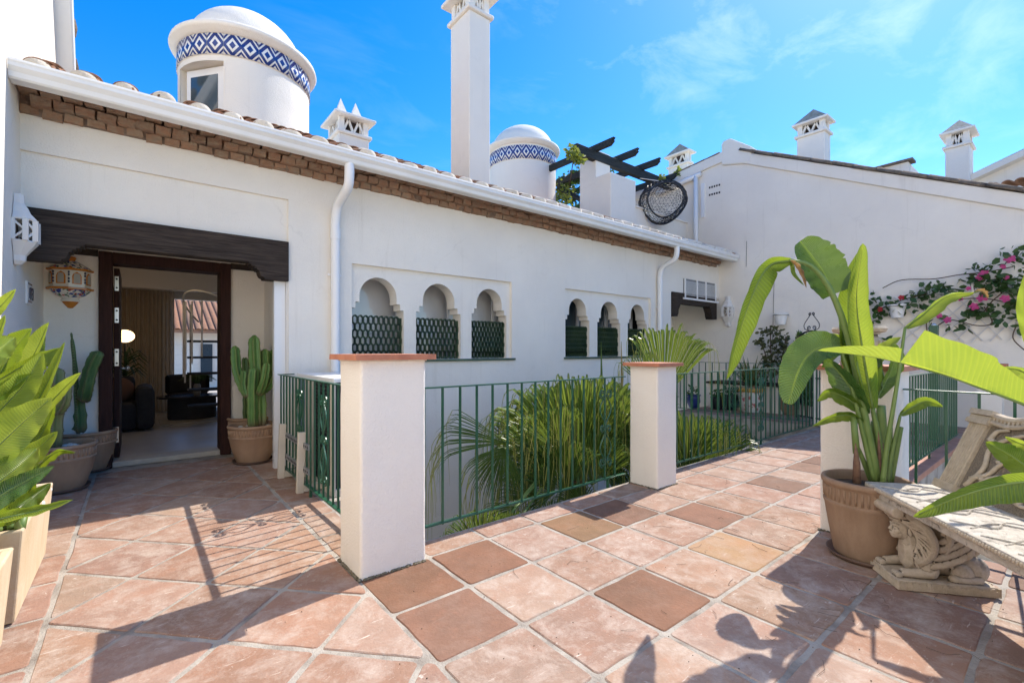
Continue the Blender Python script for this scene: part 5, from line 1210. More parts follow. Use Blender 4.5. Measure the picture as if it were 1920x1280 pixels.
# stone planters with strelitzia on the left
def planter(label, x0, x1, y0, y1, h):
    t = thing('stone_planter', label, 'planter', ((x0+x1)/2,(y0+y1)/2,0), 'sandstone planters along the left wall'); f = .03; w = .035
    m = MB(); o0 = [(x0+f,y0+f),(x1-f,y0+f),(x1-f,y1-f),(x0+f,y1-f)]; o1 = [(x0,y0),(x1,y0),(x1,y1),(x0,y1)]; i1 = [(x0+w,y0+w),(x1-w,y0+w),(x1-w,y1-w),(x0+w,y1-w)]
    v = [(*p,.005) for p in o0]+[(*p,h) for p in o1]+[(*p,h) for p in i1]+[(*p,h-.13) for p in i1]
    m.add(v, [(3,2,1,0)]+[(k,(k+1)%4,4+(k+1)%4,4+k) for k in range(4)]+[(4+k,4+(k+1)%4,8+(k+1)%4,8+k) for k in range(4)]+[(8+k,8+(k+1)%4,12+(k+1)%4,12+k) for k in range(4)]); m.build('trough', M_PLANTER, t, bevel=.008)
    m = MB(); n = 10; vs = []
    for i in range(n+1):
        for j in range(n+1): vs.append((x0+w+(x1-x0-2*w)*i/n, y0+w+(y1-y0-2*w)*j/n, h-.055+random.uniform(-.012,.012)))
    m.add(vs, [(i*(n+1)+j,(i+1)*(n+1)+j,(i+1)*(n+1)+j+1,i*(n+1)+j+1) for i in range(n) for j in range(n)]); m.build('soil', M_SOIL, t)
    return t
planter('pale sandstone planter with white pebbles, farther along the left wall', XW+.01, -.385, 2.92, 3.86, .415)
planter('pale sandstone planter nearest the camera at the left edge', XW+.01, -.395, 1.85, 2.80, .385)
for k, (u, v, d) in enumerate(((62,940,2.52),(72,925,2.62),(58,930,2.66),(80,922,2.68),(68,945,2.45))):
    p = at_d(u, v, d); p.z = .385; m = MB(); m.ell((0,0,0), (.045,.033,.024), 14, 9, Matrix.Rotation(k*1.3,3,'Z')); o = m.build('pebble', M_PEBBLE, smooth=True); o.location = p; tag(o, ['second white pebble from the left in the left planter','second white pebble from the right in the left planter','leftmost white pebble in the left planter','rightmost white pebble in the left planter','white pebble nearest the camera in the left planter'][k], 'pebble', 'white pebbles in the planter')

# ================================================================== STRELITZIA LEAVES
CAMV = Vector((0,0,EYE))
LEAFN = [0]
def leaf(parent, pts, wl, wr, mat, roll=0, fold=.3, wave=.007, n=46, prof=None, name='leaf', curl=0, petiole=None, pr=.010):
    P = crom([at_d(*p) if not isinstance(p, Vector) else p for p in pts], n); m = 5; vs = []; uvs = []; LEAFN[0] += 1; RT = random.Random(LEAFN[0]*13); notch = [(RT.uniform(.2,.92), RT.choice((-1,1)), RT.uniform(.12,.5)) for _ in range(RT.choice((1,2,3,4)))]
    for i, p in enumerate(P):
        t = i/n; T = (P[min(i+1,n)]-P[max(i-1,0)]).normalized(); V = (p-CAMV).normalized(); N0 = -V; N0 = (N0-T*N0.dot(T)).normalized(); S0 = T.cross(N0)
        r = math.radians(roll+curl*t); Sd = S0*math.cos(r)+N0*math.sin(r); Nn = Sd.cross(T)
        w = prof(t) if prof else max(.0, math.sin(PI*min(1, t*.97+.035))**.62*(1-.25*t))
        for j in range(-m, m+1):
            a = j/m; W = (wr if a > 0 else wl)*w*abs(a)*(1+.035*math.sin(t*41+LEAFN[0])*math.sin(t*17))
            for (tn, sg, dp) in notch:
                if a*sg > 0 and abs(t-tn) < .016: W *= 1-dp*max(0, abs(a)-.35)*(1-abs(t-tn)/.016)
            fo = fold*(1+.5*abs(a))
            q = p+Sd*(math.copysign(W*math.cos(fo*abs(a)+fold*.2), a))+Nn*(W*math.sin(fo))+Nn*(wave*math.sin(t*26+a*2)*abs(a)*w)
            vs.append(q); uvs.append((t, .5+a/2))
    k = 2*m+1
    mb = MB(); mb.add(vs, [(i*k+j, i*k+j+1, (i+1)*k+j+1, (i+1)*k+j) for i in range(n) for j in range(k-1)])
    o = mb.build(name, mat, parent, smooth=True, uvs=uvs)
    rib = MB(); rib.tube(P[:-2], [max(.0015, pr*.55*(1-i/n)) for i in range(n-1)], 5); rib.build('midrib', M_STEM, o, smooth=True)
    if petiole:
        Q = crom([at_d(*p) if not isinstance(p, Vector) else p for p in petiole], 16); mb = MB(); mb.tube(Q, [pr*(1.5-.8*i/16) for i in range(17)], 8); mb.build('petiole', M_STEM, o, smooth=True)
    return o
lp_ = thing('strelitzia_plant', 'broad leaved green plant growing from the left planters', 'plant', (-.52, 2.9, .36))
lb_ = (45, 985, 2.15)
def LL(pts, wl, wr, mat, base=None, **k):
    pet = None
    if base: pet = [base, (base[0]*.5+pts[0][0]*.5, base[1]*.5+pts[0][1]*.5+5, (base[2]+pts[0][2])/2), pts[0]]
    return leaf(lp_, pts, wl, wr, mat, petiole=pet, **k)
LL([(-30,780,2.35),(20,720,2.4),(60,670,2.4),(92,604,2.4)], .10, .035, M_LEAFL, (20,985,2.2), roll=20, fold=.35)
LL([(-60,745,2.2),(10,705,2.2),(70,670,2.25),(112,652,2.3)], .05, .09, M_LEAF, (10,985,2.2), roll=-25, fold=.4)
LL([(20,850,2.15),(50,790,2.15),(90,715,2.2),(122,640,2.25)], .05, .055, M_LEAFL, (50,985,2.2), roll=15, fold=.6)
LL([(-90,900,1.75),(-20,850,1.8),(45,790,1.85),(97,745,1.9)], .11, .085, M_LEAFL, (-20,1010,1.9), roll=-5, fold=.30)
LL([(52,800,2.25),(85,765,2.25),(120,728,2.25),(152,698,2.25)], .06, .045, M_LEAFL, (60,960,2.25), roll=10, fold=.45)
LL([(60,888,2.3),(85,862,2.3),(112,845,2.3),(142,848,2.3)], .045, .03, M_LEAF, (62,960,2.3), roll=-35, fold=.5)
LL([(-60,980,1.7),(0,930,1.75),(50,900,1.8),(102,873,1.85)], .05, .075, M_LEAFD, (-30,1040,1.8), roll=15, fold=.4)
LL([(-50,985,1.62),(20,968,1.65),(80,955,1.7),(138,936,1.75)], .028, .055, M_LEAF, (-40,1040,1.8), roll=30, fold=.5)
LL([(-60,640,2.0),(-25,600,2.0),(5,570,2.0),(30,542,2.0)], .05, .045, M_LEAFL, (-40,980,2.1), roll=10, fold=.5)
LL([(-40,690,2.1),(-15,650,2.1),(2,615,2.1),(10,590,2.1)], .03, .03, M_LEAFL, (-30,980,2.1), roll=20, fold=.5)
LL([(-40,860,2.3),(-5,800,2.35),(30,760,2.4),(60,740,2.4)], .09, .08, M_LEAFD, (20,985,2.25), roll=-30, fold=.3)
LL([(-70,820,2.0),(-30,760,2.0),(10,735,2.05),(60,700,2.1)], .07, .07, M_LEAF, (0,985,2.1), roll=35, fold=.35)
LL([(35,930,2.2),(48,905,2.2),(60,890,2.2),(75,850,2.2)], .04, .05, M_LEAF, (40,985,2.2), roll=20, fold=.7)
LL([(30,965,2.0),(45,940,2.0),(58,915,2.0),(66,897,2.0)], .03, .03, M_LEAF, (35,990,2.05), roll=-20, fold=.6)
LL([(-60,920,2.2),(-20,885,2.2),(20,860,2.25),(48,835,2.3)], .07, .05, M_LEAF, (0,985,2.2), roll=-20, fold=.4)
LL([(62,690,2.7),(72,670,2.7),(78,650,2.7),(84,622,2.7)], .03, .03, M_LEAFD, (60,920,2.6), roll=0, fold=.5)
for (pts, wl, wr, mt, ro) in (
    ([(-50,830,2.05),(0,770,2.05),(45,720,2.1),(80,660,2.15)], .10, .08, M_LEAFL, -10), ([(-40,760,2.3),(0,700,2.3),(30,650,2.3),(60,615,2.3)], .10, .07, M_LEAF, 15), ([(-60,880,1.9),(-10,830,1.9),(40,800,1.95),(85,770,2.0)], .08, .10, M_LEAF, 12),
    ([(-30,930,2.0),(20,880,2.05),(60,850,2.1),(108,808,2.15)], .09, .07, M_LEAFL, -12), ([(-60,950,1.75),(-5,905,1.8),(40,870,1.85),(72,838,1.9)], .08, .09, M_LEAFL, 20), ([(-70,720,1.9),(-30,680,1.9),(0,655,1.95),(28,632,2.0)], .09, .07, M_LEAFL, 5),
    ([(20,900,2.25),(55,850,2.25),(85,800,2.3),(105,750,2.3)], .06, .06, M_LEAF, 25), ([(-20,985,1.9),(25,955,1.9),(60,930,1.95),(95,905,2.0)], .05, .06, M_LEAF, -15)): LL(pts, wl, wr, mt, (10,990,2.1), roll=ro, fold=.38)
for k in range(16):
    u = random.uniform(-40, 62); P = crom([at_d(u, 990, random.uniform(2.0,2.3)), at_d(u+random.uniform(-8,14), 930, 2.15), at_d(u+random.uniform(-20,35), 860, 2.15)], 8); m = MB(); m.tube(P, [.016-.001*i for i in range(9)], 7); m.build('stalk', M_STEM, lp_, smooth=True)

# right pot with tall strelitzia
PD_ = 2.70; pc = at_d(1626, 900, PD_); pc.z = 0
rp = thing('potted_strelitzia', 'tall strelitzia in a big brown ribbed pot by the right pillar', 'plant', tuple(pc)); pot_parts(rp, tuple(pc), .222, .455, M_POTB, .74)
def RL(pts, wl, wr, mat, pet=None, d=PD_-.05, **k):
    f = lambda P: [(p[0], p[1], p[2] if len(p) > 2 else d) for p in P]
    return leaf(rp, f(pts), wl, wr, mat, petiole=f(pet) if pet else None, **k)
up_ = lambda t: max(0, math.sin(PI*min(1, t*.96+.04))**.5)
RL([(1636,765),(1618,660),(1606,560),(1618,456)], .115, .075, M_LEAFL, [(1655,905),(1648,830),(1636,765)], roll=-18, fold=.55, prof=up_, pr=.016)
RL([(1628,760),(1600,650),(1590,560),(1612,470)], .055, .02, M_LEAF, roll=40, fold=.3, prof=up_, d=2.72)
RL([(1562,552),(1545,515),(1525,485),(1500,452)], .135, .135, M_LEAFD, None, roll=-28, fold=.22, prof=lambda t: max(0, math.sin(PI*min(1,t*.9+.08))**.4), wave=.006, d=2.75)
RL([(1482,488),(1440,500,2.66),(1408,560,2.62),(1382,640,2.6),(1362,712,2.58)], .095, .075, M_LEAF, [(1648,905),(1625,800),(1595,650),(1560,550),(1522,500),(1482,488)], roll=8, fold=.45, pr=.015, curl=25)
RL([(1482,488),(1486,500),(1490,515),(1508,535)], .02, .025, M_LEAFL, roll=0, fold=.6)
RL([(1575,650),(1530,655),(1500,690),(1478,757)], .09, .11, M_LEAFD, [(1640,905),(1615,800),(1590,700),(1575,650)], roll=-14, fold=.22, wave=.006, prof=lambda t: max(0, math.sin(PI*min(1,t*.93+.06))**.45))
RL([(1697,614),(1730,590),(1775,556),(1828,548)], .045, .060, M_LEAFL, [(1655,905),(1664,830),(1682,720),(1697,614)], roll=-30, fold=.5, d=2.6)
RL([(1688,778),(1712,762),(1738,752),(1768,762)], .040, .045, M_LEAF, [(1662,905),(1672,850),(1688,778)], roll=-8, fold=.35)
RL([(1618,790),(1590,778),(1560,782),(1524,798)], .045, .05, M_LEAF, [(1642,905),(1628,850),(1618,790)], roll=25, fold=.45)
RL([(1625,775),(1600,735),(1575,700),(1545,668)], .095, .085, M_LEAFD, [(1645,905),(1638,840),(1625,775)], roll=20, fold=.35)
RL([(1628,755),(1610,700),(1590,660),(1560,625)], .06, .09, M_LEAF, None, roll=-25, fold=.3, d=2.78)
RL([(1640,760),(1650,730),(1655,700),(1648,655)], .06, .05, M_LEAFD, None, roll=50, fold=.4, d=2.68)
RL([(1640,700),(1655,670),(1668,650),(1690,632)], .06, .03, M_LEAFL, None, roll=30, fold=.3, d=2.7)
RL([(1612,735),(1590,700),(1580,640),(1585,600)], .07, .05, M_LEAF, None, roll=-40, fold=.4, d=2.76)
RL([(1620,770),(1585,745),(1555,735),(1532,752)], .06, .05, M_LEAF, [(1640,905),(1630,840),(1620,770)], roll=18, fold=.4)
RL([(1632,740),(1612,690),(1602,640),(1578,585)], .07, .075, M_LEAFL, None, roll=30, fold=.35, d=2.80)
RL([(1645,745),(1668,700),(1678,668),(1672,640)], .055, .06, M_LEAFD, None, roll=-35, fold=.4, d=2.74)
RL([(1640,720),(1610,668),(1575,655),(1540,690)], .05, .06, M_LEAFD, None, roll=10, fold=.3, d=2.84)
RL([(1482,488),(1492,498),(1502,515),(1512,540)], .03, .03, MATS['dry_leaf'], roll=30, fold=.8, d=2.62)
RL([(1828,548),(1838,546),(1846,550),(1852,560)], .022, .02, MATS['dry_leaf'], roll=30, fold=.6, d=2.58)
for k, (a, b, w) in enumerate((((1650,905),(1640,790),.034),((1662,905),(1668,800),.026),((1640,905),(1622,800),.026),((1655,910),(1652,760),.038),((1668,905),(1690,800),.02),((1636,905),(1605,830),.017))):
    m = MB(); P = crom([at_d(*a, PD_), at_d((a[0]+b[0])/2, (a[1]+b[1])/2, PD_-.02), at_d(*b, PD_-.03)], 8); m.tube(P, [w*(1-.055*i) for i in range(9)], 9); m.build('stalk', M_STEM, rp, smooth=True)
for (a, b, w) in (((1607,905),(1604,830),.022),((1650,905),(1646,800),.012),((1660,900),(1655,830),.010)):
    m = MB(); m.tube([at_d(*a, PD_-.06), at_d((a[0]+b[0])/2+1,(a[1]+b[1])/2,PD_-.06), at_d(*b, PD_-.06)], [w, w*.8, .004], 7); m.build('dry_sheath', M_SHEATH, rp, smooth=True)
m = MB(); m.tube([at_d(1606,850,PD_-.05), at_d(1600,780,PD_-.05)], [.018,.016], 9); m.build('cut_stalk', M_STEM, rp, smooth=True)

# foreground plant to the right, its pot outside the frame
fc = at_d(2110, 900, 1.75); fc.z = 0
fp_ = thing('foreground_strelitzia', 'big sunlit strelitzia leaves reaching in from the right edge', 'plant', tuple(fc)); pot_parts(fp_, tuple(fc), .24, .46, M_POTB, .74)
fb = (2110, 930, 1.75)
def FL(pts, wl, wr, mat, pet=True, **k): return leaf(fp_, pts, wl, wr, mat, petiole=[fb, (fb[0]*.5+pts[0][0]*.5, pts[0][1]*.5+fb[1]*.5, (fb[2]+pts[0][2])/2), pts[0]] if pet else None, **k)
def torn(t): return .15+1.2*t if t < .45 else (.72+.55*(t-.45) if t < .715 else (.0 if t < .722 else max(0, (1-t)/.278)**.6*.36))
FL([(2020,800,1.75),(1920,758,1.8),(1840,728,1.85),(1752,697,1.9),(1640,670,1.98),(1532,657,2.05)], .004, .185, M_LEAFL, roll=12, fold=.12, n=60, prof=torn, pr=.014)
FL([(2000,905,1.5),(1900,905,1.55),(1800,930,1.6),(1712,968,1.65)], .085, .045, M_LEAF, roll=8, fold=.28, pr=.013, prof=lambda t: max(0, (1-t))**.55)
FL([(1990,905,1.6),(1935,880,1.65),(1890,850,1.7),(1848,828,1.75)], .07, .05, M_LEAF, roll=-15, fold=.3)
FL([(1960,700,1.6),(1935,630,1.6),(1921,570,1.6),(1926,505,1.6)], .03, .08, M_LEAFL, roll=0, fold=.3)
FL([(1960,735,1.9),(1930,705,1.9),(1905,692,1.9),(1870,690,1.9)], .05, .02, M_LEAFL, roll=10, fold=.3)
FL([(1975,860,1.8),(1945,840,1.8),(1915,832,1.8),(1884,818,1.8)], .03, .03, M_LEAFL, roll=10, fold=.3)
FL([(2150,700,1.6),(2140,560,1.6),(2110,430,1.6),(2050,330,1.65)], .10, .10, M_LEAF, roll=20, fold=.4)
FL([(2090,760,1.5),(2060,650,1.4),(2030,520,1.35),(2010,420,1.3)], .09, .09, M_LEAF, roll=-20, fold=.4)

# ================================================================== CARVED BENCH
Ub, Wb = Vector((-.769,-.639,0)), Vector((.639,-.769,0)); A0 = Vector((3.185,.785,0))
def BP(s, t, z): return A0+Ub*s+Wb*t+Vector((0,0,z))
bench = thing('stone_bench', 'carved cast stone garden bench with sphinx leg and reliefs', 'bench', tuple(BP(.65,.2,0)))
LEN, DEP = 1.30, .43
def bbox(m, s0, s1, t0, t1, z0, z1):
    m.add([BP(s0,t0,z0),BP(s1,t0,z0),BP(s1,t1,z0),BP(s0,t1,z0),BP(s0,t0,z1),BP(s1,t0,z1),BP(s1,t1,z1),BP(s0,t1,z1)], [(0,1,2,3),(7,6,5,4),(4,5,1,0),(5,6,2,1),(6,7,3,2),(7,4,0,3)]); return m
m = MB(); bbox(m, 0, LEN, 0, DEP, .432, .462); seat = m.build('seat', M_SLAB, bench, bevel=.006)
m = MB(); bbox(m, .02, LEN-.02, .02, DEP-.02, .392, .4315); m.build('seat_underside', M_SLAB, bench, bevel=.01)
m = MB(); n = 84
for k in range(n): s = .02+(LEN-.04)*k/(n-1); m.ell(BP(s, -.001, .447), (.0065,.0065,.009), 7, 5)
m.build('bead_moulding', M_STONE, seat, smooth=True)
m = MB()
for k in range(7):
    s = .10+k*.17
    m.tube(crom([BP(s,.03,.462), BP(s+.08,.14,.464), BP(s-.01,.25,.462), BP(s+.10,.36,.463)], 14), .0055, 5); m.tube(crom([BP(s+.09,.05,.462), BP(s+.02,.19,.464), BP(s+.10,.30,.462)], 12), .005, 5)
m.build('seat_relief', M_SLAB, seat)
# backrest
bk0, bk1 = (.365, .462), (.545, .865)
def KP(s, h, o=0):                                          # point on the back: along, up the lean (0..1), proud of its face
    a = Vector((0,0,0)); t = bk0[0]+(bk1[0]-bk0[0])*h; z = bk0[1]+(bk1[1]-bk0[1])*h; nx = Vector((-(bk1[1]-bk0[1]), (bk1[0]-bk0[0]))).normalized(); return BP(s, t+nx.x*o, z+nx.y*o)
def topc(s): return 1.0+.14*math.exp(-((s-LEN/2)/.30)**2)-.05*math.exp(-((s-.25)/.10)**2)-.05*math.exp(-((s-LEN+.25)/.10)**2)
m = MB(); ns = 40; vs = []
for i in range(ns+1):
    s = LEN*i/ns
    for h, o in ((-.02,.0),(topc(s),.0),(topc(s),-.055),(-.02,-.055)): vs.append(KP(s,h,o))
m.add(vs, [(4*i+k, 4*i+(k+1)%4, 4*(i+1)+(k+1)%4, 4*(i+1)+k) for i in range(ns) for k in range(4)]+[(0,1,2,3),(4*ns+3,4*ns+2,4*ns+1,4*ns)]); back = m.build('backrest', simple('pebbled_relief_ground', (.30,.245,.18), .95, (.17,.135,.10), 160, 1.0, 130), bench)
def strip(m, s0, s1, h0, h1, o): m.add([KP(s0,h0,0),KP(s1,h0,0),KP(s1,h1,0),KP(s0,h1,0),KP(s0,h0,o),KP(s1,h0,o),KP(s1,h1,o),KP(s0,h1,o)], [(3,2,1,0),(4,5,6,7),(0,1,5,4),(1,2,6,5),(2,3,7,6),(3,0,4,7)])
for s0 in (0, LEN-.13):
    m = MB(); strip(m, s0+.006, s0+.124, .05, .86, .012); strip(m, s0-.006, s0+.136, -.03, .06, .035); strip(m, s0-.006, s0+.136, .845, .90, .035); strip(m, s0-.003, s0+.133, .905, .95, .026); strip(m, s0-.008, s0+.138, .955, 1.02, .036)
    for k in range(7): a = s0+.012+k*.0165; m.tube([KP(a,.06,.014), KP(a,.845,.014)], .0072, 7)
    m.build('fluted_pilaster', M_STONE, bench, smooth=False)
m = MB()
for o, h, r in ((.010,-.02,.016),(.012,-.10,.012),(.0,-.0,.012)): m.tube([KP(s_, topc(s_)+h, o) for s_ in [.13+(LEN-.26)*i/30 for i in range(31)]], r, 7)
for k in range(44): s = .145+(LEN-.29)*k/43; m.bar(KP(s,topc(s)-.085,.012), KP(s,topc(s)-.03,.016), .012, .012)
m.build('top_moulding', M_STONE, back, smooth=False)
m = MB(); R = random.Random(3)
for side in (0, 1):
    f = (lambda s: s) if not side else (lambda s: LEN-s)
    for cv in (((.17,.10),(.22,.35),(.20,.60),(.30,.78),(.45,.86),(.60,.80)), ((.18,.20),(.26,.30),(.30,.45),(.38,.55),(.42,.70)), ((.24,.0),(.25,.20),(.33,.32),(.45,.36),(.5,.22)), ((.30,.05),(.38,.16),(.50,.10),(.6,.2)), ((.17,.68),(.19,.80),(.25,.84)), ((.45,.86),(.5,.70),(.58,.62),(.55,.5))):
        P = crom([KP(f(a), b, .010) for a, b in cv], 22); m.tube(P, [.013-.0003*i for i in range(23)], 7)
    for k in range(26):
        a, b = R.uniform(.18,.62), R.uniform(.08,.80); m.ell(KP(f(a), b, .008), (.016,.016,.012), 8, 6)
m.build('vine_relief', M_STONE, back, smooth=True)
# sphinx leg, carved as one block
def sphinx(s_c):
    O = BP(s_c, .22, 0)
    def Q(f, l, z): return O - Wb*f + Ub*l + Vector((0,0,z))     # f forward, l sideways, z up
    Rm = Matrix((-Wb, Ub, Vector((0,0,1)))).transposed()
    m = MB(); E = lambda f, l, z, r, rot=None, seg=14, rg=9: m.ell(Q(f,l,z), r, seg, rg, Rm @ rot if rot is not None else Rm)
    m.add([Q(a,b,c) for c in (.004,.05) for a, b in ((-.215,-.118),(.205,-.118),(.215,.118),(-.205,.118))], [(3,2,1,0),(4,5,6,7),(0,1,5,4),(1,2,6,5),(2,3,7,6),(3,0,4,7)])
    # body: loft from rump to chest
    sec = [(-.20,.09,.045,.05),(-.17,.105,.075,.075),(-.11,.11,.075,.07),(-.04,.11,.062,.06),(.03,.125,.066,.075),(.08,.145,.066,.095),(.115,.15,.055,.09),(.135,.15,.03,.06)]
    k = 16; vs = [Q(f, w*math.cos(2*PI*i/k), z+h*math.sin(2*PI*i/k)) for f, z, w, h in sec for i in range(k)]
    m.add(vs, [(a*k+i, a*k+(i+1)%k, (a+1)*k+(i+1)%k, (a+1)*k+i) for a in range(len(sec)-1) for i in range(k)]+[tuple(range(k-1,-1,-1)), tuple((len(sec)-1)*k+i for i in range(k))])
    for sd in (-1, 1):
        E(-.145, sd*.06, .105, (.068,.038,.066)); E(-.09, sd*.078, .085, (.055,.028,.05), Matrix.Rotation(.5,3,'Y'))      # haunch and knee
        m.tube([Q(-.16,sd*.085,.066), Q(-.10,sd*.095,.064), Q(-.055,sd*.092,.064)], [.022,.02,.02], 10); E(-.05, sd*.09, .066, (.028,.024,.018))
        E(.07, sd*.066, .13, (.04,.026,.06)); m.tube([Q(.045,sd*.075,.10), Q(.05,sd*.08,.078), Q(.11,sd*.078,.074), Q(.175,sd*.072,.070)], [.026,.027,.023,.02], 12)
        E(.045, sd*.075, .088, (.034,.028,.038)); E(.06, sd*.074, .11, (.036,.028,.045))
        for q in range(4): E(.192, sd*.072+(q-1.5)*.012, .064, (.018,.0075,.014))
    # neck, head, face
    m.tube([Q(.085,0,.19), Q(.10,0,.235), Q(.115,0,.275)], [.052,.046,.045], 14)
    E(.125, 0, .275, (.055,.046,.062)); E(.150, 0, .255, (.035,.036,.036)); E(.165,0,.236,(.018,.022,.016))                   # skull, jaw, chin
    m.tube([Q(.172,0,.288), Q(.184,0,.270), Q(.186,0,.262)], [.006,.009,.011], 8); E(.178,0,.249,(.010,.017,.005)); E(.177,0,.242,(.010,.014,.005))
    for sd in (-1, 1):
        E(.168, sd*.018, .278, (.008,.012,.006)); m.tube([Q(.176,sd*.006,.291), Q(.174,sd*.02,.294), Q(.162,sd*.034,.288)], .005, 6); E(.165,sd*.024,.262,(.012,.013,.012)); E(.118, sd*.050, .268, (.013,.008,.022))
    # headcloth with ribs
    for sd in (-1, 1):
        hc = [(.125,.052,.335),(.085,.068,.31),(.055,.082,.255),(.05,.086,.20),(.075,.078,.15),(.10,.066,.125)]
        P = crom([Q(*(f, sd*l, z)) for f, l, z in hc], 18); m.tube(P, [.030]*8+[.030-.0005*i for i in range(11)], 10)
        P2 = crom([Q(.155,sd*.045,.322), Q(.12,sd*.062,.29), Q(.098,sd*.070,.235), Q(.105,sd*.064,.17)], 14); m.tube(P2, .008, 7)
        for i in range(11):
            t = i/10; a, b = P[2+int(t*15)], P2[int(t*13)]; out = Ub*sd*.027
            m.tube([a+out*.9, (a+b)/2+out*.75, b+out*.18], .0052, 6)
    E(.095, 0, .325, (.065,.06,.032)); m.tube([Q(.165,-.045,.320), Q(.180,0,.322), Q(.165,.045,.320)], .010, 8)
    # bolster carrying the seat over the head, ribbed volute
    m.tube([Q(.195,-.085,.372), Q(.195,.085,.372)], .028, 14); m.tube([Q(.12,-.08,.362), Q(.12,.08,.362)], .034, 14); m.tube([Q(.06,-.075,.355), Q(.06,.075,.355)], .030, 14); E(.12,0,.345,(.09,.075,.022))
    for i in range(9): m.tube([Q(.155+.032*math.cos(a), -.07+.0175*i, .372+.03*math.sin(a)) for a in [PI*q/8 for q in range(9)]], .0055, 6)
    # wings sweeping up to the back corner
    for sd in (-1, 1):
        for row in range(5):
            n = 6+row
            for j in range(n):
                t = j/(n-1); f0, z0 = .01-.035*row, .125+.040*row; f = f0-.17*t+.02*row; z = z0+.04*t+.14*t*t*(.4+.15*row); ang = .35+.75*t
                E(f+.02, sd*(.074+.006*(4-row)), z, (.038,.014,.0155), Matrix.Rotation(ang,3,'Y'), 10, 6)
        m.tube(crom([Q(.03,sd*.075,.12), Q(-.02,sd*.08,.21), Q(-.03,sd*.078,.28), Q(-.01,sd*.072,.345), Q(-.05,sd*.07,.375)], 14), [.02]*15, 8)
    m.add([Q(a,b,c) for c in (.12,.385) for a, b in ((-.215 if c > .2 else -.14,-.066),(-.03 if c > .2 else 0.0,-.066),(-.03 if c > .2 else 0.0,.066),(-.215 if c > .2 else -.14,.066))], [(3,2,1,0),(4,5,6,7),(0,1,5,4),(1,2,6,5),(2,3,7,6),(3,0,4,7)])
    # tail over the flank
    for sd in (-1,1): m.tube(crom([Q(-.06,sd*.072,.10), Q(-.03,sd*.078,.125), Q(.02,sd*.08,.13), Q(.045,sd*.088,.14)], 10), .008, 6)
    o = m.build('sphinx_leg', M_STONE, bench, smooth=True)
    r = o.modifiers.new('carve', 'REMESH'); r.mode = 'VOXEL'; r.voxel_size = .0030; r.use_smooth_shade = True
    return o
sphinx(.175); sphinx(LEN-.175)
for s_c in (.175, LEN-.175):                               # rough-hewn slab under the sphinx
    O = BP(s_c, .22, 0); m = MB(); R = random.Random(2)
    for k in range(64):
        t = k/63; f = -.218+.43*t; h = R.uniform(.030,.048)
        for sd in (-1, 1): p = O-Wb*f+Ub*sd*.121; m.bar(p+Vector((0,0,.004)), p+Vector((0,0,h)), .0075, .0075, (1,0,0))
    for k in range(34):
        t = k/33; l = -.118+.236*t
        for f in (-.218, .212): p = O-Wb*f+Ub*l; m.bar(p+Vector((0,0,.004)), p+Vector((0,0,R.uniform(.03,.048))), .0075, .0075, (1,0,0))
    m.build('hewn_edge', M_STONE, bench)

# ================================================================== FAN PALMS IN THE COURTYARD
def frond(parent, hub, cdir, nrm, R, spread, n, droop, mat, split=.42, threads=.4, seed=0, tipd=.25, cup=.15, petb=None, dry=False):
    Rn = random.Random(seed); cdir = Vector(cdir).normalized(); nrm = Vector(nrm); nrm = (nrm-cdir*nrm.dot(cdir)).normalized(); sd = cdir.cross(nrm); mb = MB(); th = MB(); G = Vector((0,0,-1)); hub = Vector(hub)
    for k in range(n):
        ph = -spread/2+spread*(k+.5)/n; dp = spread/n; ph += Rn.uniform(-.25,.25)*dp; d = (cdir*math.cos(ph)+sd*math.sin(ph)+nrm*Rn.uniform(-.07,.07)); RR = R*(.84+.16*math.cos(ph*.8))*Rn.uniform(.94,1.05); side = (sd*math.cos(ph)-cdir*math.sin(ph)); S = 9; vs = []; bend = Rn.uniform(.75,1.3)
        for i in range(S+1):
            t = i/S; p = hub+d*(RR*t)+nrm*(cup*R*math.sin(t*1.6))+G*(droop*R*t**2.2)+G*(tipd*R*bend*max(0,(t-.62)/.38)**2)
            if t > .62: p -= d*(RR*.30*max(0,(t-.62)/.38)**2*bend*min(1,tipd*2))
            w = RR*t*dp*.56 if t < split else RR*split*dp*.56*(1-((t-split)/(1-split))**1.5)
            w = max(w, .0012); vs += [p-side*w*.86, p+nrm*(w*1.15), p+side*w*.86]
        mb.add(vs, [f for i in range(S) for f in ((3*i,3*i+1,3*i+4,3*i+3),(3*i+1,3*i+2,3*i+5,3*i+4))])
        if Rn.random() < threads:
            p = Vector(vs[-2]); L_ = R*Rn.uniform(.25,.8); w_ = Vector((Rn.uniform(-.06,.06), Rn.uniform(-.06,.06), 0))
            th.tube(crom([Vector(vs[-8]), p, p+w_*.5+G*L_*.45, p+w_+G*L_], 8), [.0035,.0032,.003,.003,.0028,.0025,.002,.0016,.001], 4)
    o = mb.build('frond', mat, parent, smooth=False)
    if th.v: th.build('thread', M_PALMY, o)
    if petb is not None:
        m = MB(); m.tube(crom([Vector(petb), (Vector(petb)+hub)/2+Vector((0,0,.06)), hub+cdir*.05], 10), .012, 6); m.build('petiole', M_STEM, o, smooth=True)
    return o
def pdir(a, b): return at_d(*b)-at_d(*a)
def toward(p): return (CAMV-Vector(p)).normalized()
pm1 = at_y(1080, 1200, 3.75); pm1.z = Z0
palm1 = thing('fan_palm', 'fan palm with drooping threads behind the near green railing', 'palm', tuple(pm1)); cr1 = Vector((pm1.x, pm1.y, .12))
m = MB(); m.tube([pm1, Vector((pm1.x,pm1.y,-1)), cr1], [.16,.14,.11], 14); m.build('trunk', simple('fibrous_trunk', (.16,.11,.07), .95, (.09,.06,.04), 30, 1, 50), palm1)
